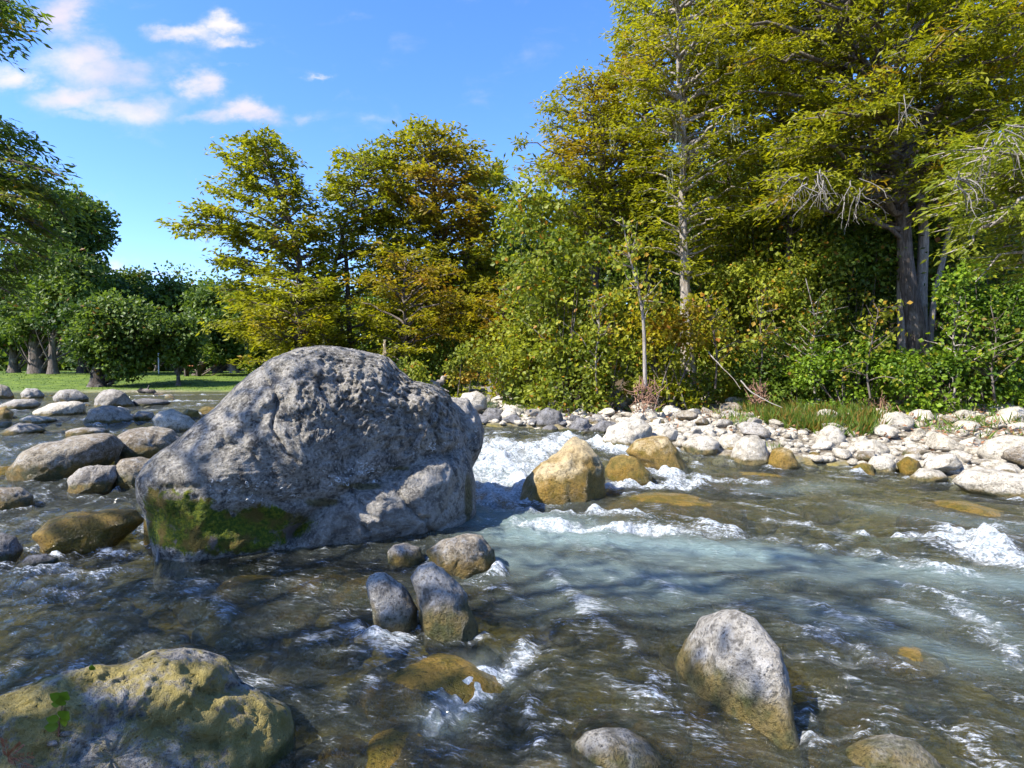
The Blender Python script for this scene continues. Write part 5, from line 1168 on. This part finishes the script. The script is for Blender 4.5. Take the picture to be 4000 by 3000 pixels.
# far wood closing the view
R = np.random.default_rng(77); C, D, N = [], [], []
for i in range(420):
    y = R.uniform(70, 95); x = R.uniform(-1.5, .9)*y
    z0 = gz(x, y); c, d, n_ = leafy_ball(R, np.array([x, y, z0+R.uniform(.6, 9.5)]), R.uniform(2, 3.6), 90, .7); C.append(c); D.append(d); N.append(n_)
for i in range(150):
    y = R.uniform(64, 72); x = R.uniform(-1.15, -.25)*y; c, d, n_ = leafy_ball(R, np.array([x, y, gz(x, y)+R.uniform(.5, 2.6)]), 1.6, 80, .6); C.append(c); D.append(d); N.append(n_)
C, D, N = map(np.concatenate, (C, D, N)); n = len(C); L = R.uniform(.5, .95, n)
tag(link('far_wood', leaf_mesh('far_wood', C, D, N, L, L*.8, R.random(n), R.random(n)*.06, M['leaf_dark'])), 'far-off wood closing the view beyond the lawn', 'wood', kind='stuff')
wood = []
OW = 'leftmost second third fourth fifth sixth seventh eighth ninth tenth eleventh twelfth thirteenth fourteenth fifteenth sixteenth'.split()
for i in range(16):
    y = R.uniform(62, 80); x = (-.8+.055*i+R.uniform(-.015, .015))*y; z0 = gz(x, y)
    o_ = empty('far_tree_stem', (x, y, z0)); tag(o_, OW[i]+(' from the left' if i else '')+' of the thin dark trunks in the shade beyond the lawn', 'tree', 'thin trunks beyond the lawn')
    q = np.array([[0, 0, -.2], [R.normal()*.15, 0, 1.5], [R.normal()*.3, 0, 4]]); v, f = tube(q, [.2, .16, .12], 6)
    link('trunk', np_mesh('trunk', v, f, M['bark']), o_)
# --- near tree at the left, its sprays hang into the picture --------------------
cypress('near cypress left of the picture whose dark sprays hang in from the left edge', 12.5, [(-420, 860), (-400, 600), (-380, 300), (-370, 0), (-350, -300)], .38,
        [(-420, -600, -160), (-250, -700, -160), (-100, -720, -120), (0, -700, -60), (60, -700, -40), (130, -700, -60), (190, -640, -120), (280, -640, -40), (340, -640, 20), (400, -650, 20), (480, -700, 60), (540, -700, 60), (620, -650, 30), (680, -600, 0)], 74, 'leaf_mid', leaf=.12, seed=31, rust=[(20, 400, 60, 60, .35)], k_y=.9, lay=.4,
        boughs=[(-370, 20, -5, 10, -2), (-370, 60, -20, 60, -2), (-370, 80, -10, 110, -2.2), (-370, -40, -30, -10, -2), (-375, 200, 20, 290, -1), (-375, 240, 60, 340, -1), (-380, 300, 85, 370, -1.5), (-380, 320, 40, 400, -1), (-380, 360, 110, 440, 0), (-385, 380, 150, 470, 0),
                (-385, 400, 140, 520, .5), (-385, 420, 100, 560, .5), (-390, 460, 60, 600, 0), (-390, 380, 40, 480, 1), (-390, 440, 90, 500, 1), (-385, 330, 70, 420, -.5), (-390, 500, 40, 640, .5), (-380, 350, 0, 430, -2), (-390, 450, 0, 540, -1.5)])
# unseen cypress, moved, lowered and thinned to dapple the foreground with shade
shade_tree = cypress('unseen cypress beyond the picture, set on the near left bank to shade the foreground', 5.5, [(-1800, 900), (-1800, 500), (-1780, 0), (-1770, -900), (-1760, -1400)], .36,
        [(-1500, -2600, -900), (-1200, -3000, -400), (-1000, -3200, -300), (-700, -3000, -400), (-200, -2800, -700)], 46, 'leaf_olive', leaf=.15, seed=32, dens=.38, bark='bark', name='cypress_tree', k_y=1.0)
shade_tree.location.x += 2.2; shade_tree.location.y -= 6.5

# ------------------------------------------------------------------ grasses and weeds
def tuft_data(R, p, n, h, spread, lean=.5):
    b = p+R.normal(size=(n, 3))*[spread, spread, 0]; d = unit(np.array([0, 0, 1.0])+R.normal(size=(n, 3))*[lean, lean, .1]); L = h*R.uniform(.5, 1.2, n)
    return b, d, unit(R.normal(size=(n, 3))), L
def tuft(label, x, y, Yd, n, h, spread, seed, wide=.012, mat='grassb', name='grass_tuft', group=None, cat='grass'):
    R = np.random.default_rng(seed); p = at(x, y, Yd); p[2] = gz(p[0], p[1]); b, d, nn, L = tuft_data(R, np.zeros(3), n, h, spread)
    o = link(name, leaf_mesh(name, b, d, nn, L, np.full(n, wide), R.random(n), (R.random(n) < .15)*.6, M[mat])); o.location = p
    return tag(o, label, cat, group)
tuft('bright green grass tuft at the far bank right behind the huge boulder', 1045, 860, 17, 160, .55, .16, 1)
tuft('yellow-green grass tuft left of the tall double-humped boulder', 1115, 868, 17, 200, .35, .13, 2)
tuft('bright green weed growing among the rocks at the left edge', 58, 872, 22, 120, .45, .16, 3, .03, 'leaf_vine')
tuft('tall tan grass clump in front of the dark outcrop', 1145, 850, 20, 160, .8, .25, 4)
tuft('small green tuft beside the biggest round waterside stone', 1672, 975, 10.9, 60, .22, .07, 5)
tuft('thin pale grass stalks in front of the weed patch', 1590, 930, 13, 60, .4, .12, 6)
R = np.random.default_rng(9); B_, D_, N_, L_ = [], [], [], []
for i in range(300):                 # weed patch on the bar
    a = R.uniform(0, 6.28); r_ = math.sqrt(R.random()); px = 1740+math.cos(a)*r_*165; py = 905+math.sin(a)*r_*24+(px-1740)*.08
    rr_ = ray(px*K, py*K); Yw = 1.2/max(.02, -rr_[2]); p = np.array([rr_[0]*Yw, rr_[1]*Yw, 0]); p[2] = gz(p[0], p[1])
    b, d, nn, L = tuft_data(R, p, 30, .36, .10, .6); B_.append(b); D_.append(d); N_.append(nn); L_.append(L)
B_, D_, N_, L_ = map(np.concatenate, (B_, D_, N_, L_)); n = len(B_)
tag(link('weed_patch', leaf_mesh('weed_patch', B_, D_, N_, L_, np.full(n, .03), R.random(n)*.8, (R.random(n) < .25)*.6, M['leaf_mid'])), 'low green weeds growing in a patch on the stone bank', 'weeds', kind='stuff')
B_, D_, N_, L_ = [], [], [], []
for i in range(500):                 # litter, shoots and grass below the woods
    y = R.uniform(12, 24); x = R.uniform(.0, .95)*y; dd = float(sdf_poly(RIV, np.array([x]), np.array([y]))[0])
    if dd < 3.2: continue
    p = np.array([x, y, gz(x, y)]); b, d, nn, L = tuft_data(R, p, 20, .30, .15, .8); B_.append(b); D_.append(d); N_.append(nn); L_.append(L)
B_, D_, N_, L_ = map(np.concatenate, (B_, D_, N_, L_)); n = len(B_)
tag(link('undergrowth', leaf_mesh('undergrowth', B_, D_, N_, L_, np.full(n, .03), R.random(n)*.8, (R.random(n) < .3)*R.random(n), M['grassb'])), 'grass and leaf litter under the trees of the right bank', 'undergrowth', kind='stuff')
n = 7000; yq = 10+13*R.random(n); xq = R.uniform(.0, .95, n)*yq; dq_ = sdf_poly(RIV, xq, yq); kq = dq_ > R.uniform(1.0, 4.5, n); xq, yq = xq[kq], yq[kq]; n = len(xq)
lc = np.stack([xq, yq, ground(xq, yq, False)+R.uniform(.04, .16, n)], 1)
tag(link('leaf_litter', leaf_mesh('leaf_litter', lc, unit(R.normal(size=(n, 3))*[1, 1, .2]), unit(R.normal(size=(n, 3))*.4+[0, 0, 1]), R.uniform(.06, .14, n), R.uniform(.03, .08, n), R.random(n), R.uniform(.5, 1, n), leaf_mat('dry_leaf_litter', (.14, .09, .05), (.30, .20, .12), (.26, .12, .06), .15))), 'dry brown leaves strewn over the stone bank', 'leaf litter', kind='stuff')
# lawn blades near its shore
B_, D_, N_, L_ = [], [], [], []
for i in range(9000):
    y = R.uniform(33.5, 60); x = R.uniform(-1.0, -.06)*y
    B_.append((x, y, 0))
B_ = np.array(B_); B_ = B_[sdf_poly(RIV, B_[:, 0], B_[:, 1]) > .5]; B_[:, 2] = ground(B_[:, 0], B_[:, 1])-.02; n = len(B_)
tag(link('lawn_grass', leaf_mesh('lawn_grass', B_, unit(np.array([0, 0, 1.0])+R.normal(size=(n, 3))*.5), unit(R.normal(size=(n, 3))), np.full(n, .09), np.full(n, .05), R.random(n)*.5, np.zeros(n), M['grassb'])), 'mown grass of the sunlit lawn', 'grass', kind='stuff')

# ------------------------------------------------------------------ small things
def simple(name, c, rough=.7):
    m, t = newmat(name); g = t.node('ShaderNodeNewGeometry').outputs['Position']
    out(t, princ(t, t.mix(t.ss(t.noise(g, 40, 4, .6), .35, .65), c, tuple(x*.6 for x in c)), rough)); return m
def box(c, s):
    c, s = np.array(c, float), np.array(s, float)/2
    v = np.array([[x, y, z] for x in (-1, 1) for y in (-1, 1) for z in (-1, 1)])*s+c
    return v, np.array([(0, 1, 3, 2), (4, 6, 7, 5), (0, 4, 5, 1), (2, 3, 7, 6), (0, 2, 6, 4), (1, 5, 7, 3)])
# seedling on the lichened rock
Rk = [o for o in bpy.data.objects if o.get('label', '').startswith('large yellow-lichened')][0]
bpy.context.view_layer.update()
me_ = Rk.data; bvR = BVHTree.FromPolygons([v.co.copy() for v in me_.vertices], [tuple(p.vertices) for p in me_.polygons])
def hitR(x, y, bv=bvR):
    r_ = Vector(ray(x*K, y*K)).normalized(); h = bv.ray_cast(Vector((0, 0, CZ)), r_); return np.array(h[0]) if h[0] else at(x, y, 2.4)
def seedling(bx, by, top, leaves, label, mat='leaf_vine'):
    b = hitR(bx, by); Yd = b[1]
    root = empty('seedling', tuple(b)); tag(root, label, 'plant')
    q = smooth_path([b]+[at(x, y, Yd) for x, y in top], 10); v, f = tube(q, np.linspace(.0035, .0015, 10), 6); link('stem', np_mesh('stem', v-b, f, simple('red_stem', (.16, .07, .04))), root)
    for (x, y, ang_, L) in leaves:
        p = at(x, y, Yd-.01)-b; k = np.linspace(0, 1, 9); a_ = math.radians(ang_); L = L*K/F*Yd
        dv = np.array([math.cos(a_), -.35, math.sin(a_)]); sv_ = np.array([-math.sin(a_), -.2, math.cos(a_)])
        wd = L*.42*np.sin(np.pi*k**.75); wd[0] = wd[-1] = 0
        rows = []
        for kk, ww in zip(k, wd): c_ = p+dv*L*(kk); rows += [c_-sv_*ww+[0, -.12*ww, 0], c_+[0, .10*ww, 0], c_+sv_*ww+[0, -.12*ww, 0]]
        fs = [(3*i+j, 3*i+j+1, 3*i+j+4, 3*i+j+3) for i in range(8) for j in (0, 1)]
        n_ = len(rows)
        link('leaf', np_mesh('leaf', np.array(rows), np.array(fs), M[mat], True, dict(tone=np.full(n_, .35), hue=np.zeros(n_))), root)
seedling(127, 1590, [(128, 1560), (133, 1535), (136, 1510)], [(136, 1512, 55, 30), (134, 1510, 140, 26), (132, 1520, 170, 18), (133, 1525, 80, 26), (128, 1555, 160, 24), (131, 1552, 40, 36), (130, 1562, 20, 24), (127, 1568, 175, 26)], 'red-stemmed seedling with round green leaves growing from the lichened rock')
seedling(200, 1446, [(201, 1440)], [(200, 1448, 80, 16), (202, 1447, 120, 12)], 'tiny green sprout on the far rim of the lichened rock')
for (x, y, r, lb) in [(138, 1590, .032, 'grey pebble lodged beside the seedling stem'), (114, 1610, .022, 'small grey pebble below the seedling')]:
    p = hitR(x, y); o = cobble(p[0], p[1], r, 'grey', .4, lb, None, z=p[2], name='pebble'); o['water_z'] = -1
R = np.random.default_rng(12); dried = []
b = hitR(22, 1640); cs, ds = [], []
for a_ in (.3, .9, 1.5, -.3):
    for k in np.linspace(0, 1, 12):
        for sg in (1, -1): cs.append(np.array([math.cos(a_)*k*.10, -.01-k*.02, math.sin(a_)*k*.07+.012])); ds.append(unit(np.array([math.cos(a_+sg*.7), -.3, math.sin(a_+sg*.7)])))
cs, ds = np.array(cs), np.array(ds); n = len(cs)
o = link('dry_sprig', leaf_mesh('dry_sprig', cs, ds, unit(R.normal(size=(n, 3))+[0, -1, 1]), np.full(n, .022), np.full(n, .005), np.full(n, .5), np.ones(n), leaf_mat('dry_sprig', (.2, .08, .04), (.2, .08, .04), (.24, .09, .045), .2))); o.location = b
tag(o, 'rust-brown dry cypress sprig lying in the bottom left corner', 'sprig')
# pale stick against the boulder, driftwood, posts
def stick(label, pts, rad, mat, name='stick', kids=()):
    q = smooth_path(pts, 12); q = q+rng.normal(size=q.shape)*rad[0]*.25; b = q[0].copy()
    parts = [tube(q-b, np.linspace(rad[0], rad[1], 12), 7)]
    for kp, kr in kids: qq = smooth_path(kp, 8)-b; parts.append(tube(qq, np.linspace(kr, kr*.3, 8), 5))
    v, f = join(parts); o = link(name, np_mesh(name, v, f, M[mat])); o.location = b; return tag(o, label, name.replace('_', ' '))
stick('pale crooked stick leaning on the lower left of the huge boulder', [at(338, 1222, 5.15), at(345, 1180, 5.2), at(350, 1150, 5.3), at(342, 1105, 5.45)], (.018, .008), 'twig', kids=[((at(346, 1180, 5.2), at(362, 1160, 5.25), at(368, 1150, 5.3)), .008)])
stick('dark driftwood log lying among the far left stones', [at(300, 842, 30), at(330, 848, 30), at(362, 856, 30)], (.14, .06), 'bark', 'driftwood', kids=[((at(318, 846, 30), at(320, 838, 30), at(322, 832, 30)), .05)])
stick('weathered driftwood caught on the bank behind the shoulder of the huge boulder', [at(905, 838, 17), at(930, 830, 17.3), at(955, 826, 17.6), at(975, 812, 18)], (.16, .05), 'bark_pale', 'driftwood', kids=[((at(940, 829, 17.4), at(952, 838, 17.3), at(970, 846, 17.2)), .06)])
stick('white bare branch lying over the bank below the weeds', [at(1600, 822, 15.5), at(1625, 850, 15), at(1655, 866, 14.6), at(1690, 880, 14.2)], (.02, .008), 'twig', 'branch')
stick('pale fallen branch slanting beside the straight trunk', [at(1530, 760, 15.5), at(1555, 790, 15.2), at(1580, 812, 15), at(1600, 840, 14.8)], (.016, .006), 'bark_pale', 'branch')
# flood debris wrapped round the sapling foot
def debris(label, x, y, Yd, h, wd, seed, n=90):
    R = np.random.default_rng(seed); b = at(x, y, Yd); b[2] = gz(b[0], b[1]) if y > 1 else b[2]; parts = []
    for i in range(n):
        p = R.normal(size=3)*[wd, wd*.7, 0]+[0, 0, R.uniform(0, h)]; dr = unit(np.array([R.normal()*.6, R.normal()*.5, 1.0])); q = [p]
        for s_ in range(5): dr = unit(dr+R.normal(size=3)*.35); q.append(q[-1]+dr*R.uniform(.04, .1))
        parts.append(tube(q, np.linspace(.014, .005, 6), 4))
    v, f = join(parts); o = link('flood_debris', np_mesh('flood_debris', v, f, mdeb)); o.location = b; tag(o, label, 'debris')
mdeb = simple('red_roots', (.30, .17, .11), .9)
debris('reddish root and twig debris wrapped round the sapling foot', 1394, 852, 14.7, .75, .13, 1)
debris('reddish flood debris hung on a stump left of the weed patch', 1640, 835, 15.5, .6, .12, 2, 70)
debris('matted roots exposed at the foot of the massive trunks', 1990, 850, 15.6, .5, .3, 3, 120)
debris('dry brown debris heap under the bushes at the far right', 1890, 855, 15.2, .2, .25, 4, 50)
# white post, table, board on the far lawn
def thing(name, label, cat, loc): o = empty(name, tuple(loc)); return tag(o, label, cat)
p = at(343, 815, 46); p[2] = gz(p[0], p[1])
v, f = tube([[0, 0, -.1], [0, 0, 1.5]], [.05, .05], 8); v2_, f2_ = tube([[0, 0, 1.5], [0, 0, 1.56]], [.065, .02], 8); v, f = join([(v, f), (v2_, f2_)])
o = link('post', np_mesh('post', v, f, simple('white_paint', (.7, .7, .68)))); o.location = p; tag(o, 'thin white post standing on the far lawn', 'post')
p = at(416, 812, 43); p[2] = gz(p[0], p[1]); T_ = thing('picnic_table', 'small orange-topped table under the leaning tree on the lawn', 'table', p)
mo_ = simple('orange_wood', (.55, .20, .08)); v, f = box((0, 0, .72), (1.1, .7, .06)); link('table_top', np_mesh('table_top', v, f, mo_, False), T_)
for sx in (-.42, .42):
    v, f = box((sx, 0, .34), (.1, .5, .70)); link('leg', np_mesh('leg', v, f, M['bark'], False), T_)
p = at(668, 752, 26.6); T_ = thing('wooden_board', 'brown wooden board fixed behind the trunk peeking over the huge boulder', 'board', p)
mbw = simple('brown_board', (.16, .08, .05))
for i in range(3):
    v, f = box((0, .5, .05+i*.28), (1.7, .05, .26)); link('plank', np_mesh('plank', v, f, mbw, False), T_)
for sx in (-.7, .7):
    v, f = box((sx, .56, -.5), (.09, .06, 2.2)); link('post', np_mesh('post', v, f, mbw, False), T_)
# tan seed plume above the boulder shoulder
R = np.random.default_rng(3); p = at(830, 800, 9); n = 120; zz = R.random(n)
o = link('seed_plume', leaf_mesh('seed_plume', np.stack([R.normal(size=n)*.015*(1-zz), R.normal(size=n)*.015, zz*.22+.2], 1), unit(np.array([.1, 0, 1.0])+R.normal(size=(n, 3))*.25), unit(R.normal(size=(n, 3))), np.full(n, .05), np.full(n, .012), R.random(n), np.ones(n), leaf_mat('plume', (.5, .42, .3), (.5, .42, .3), (.55, .45, .32), .3)))
v, f = tube([[0, 0, -.5], [0, 0, .25]], [.005, .004], 5); st_ = link('stalk', np_mesh('stalk', v, f, M['twig']), o)
o.location = p; tag(o, 'tan feathery seed plume sticking up behind the shoulder of the huge boulder', 'plant')
print('leaves', NLEAF[0])
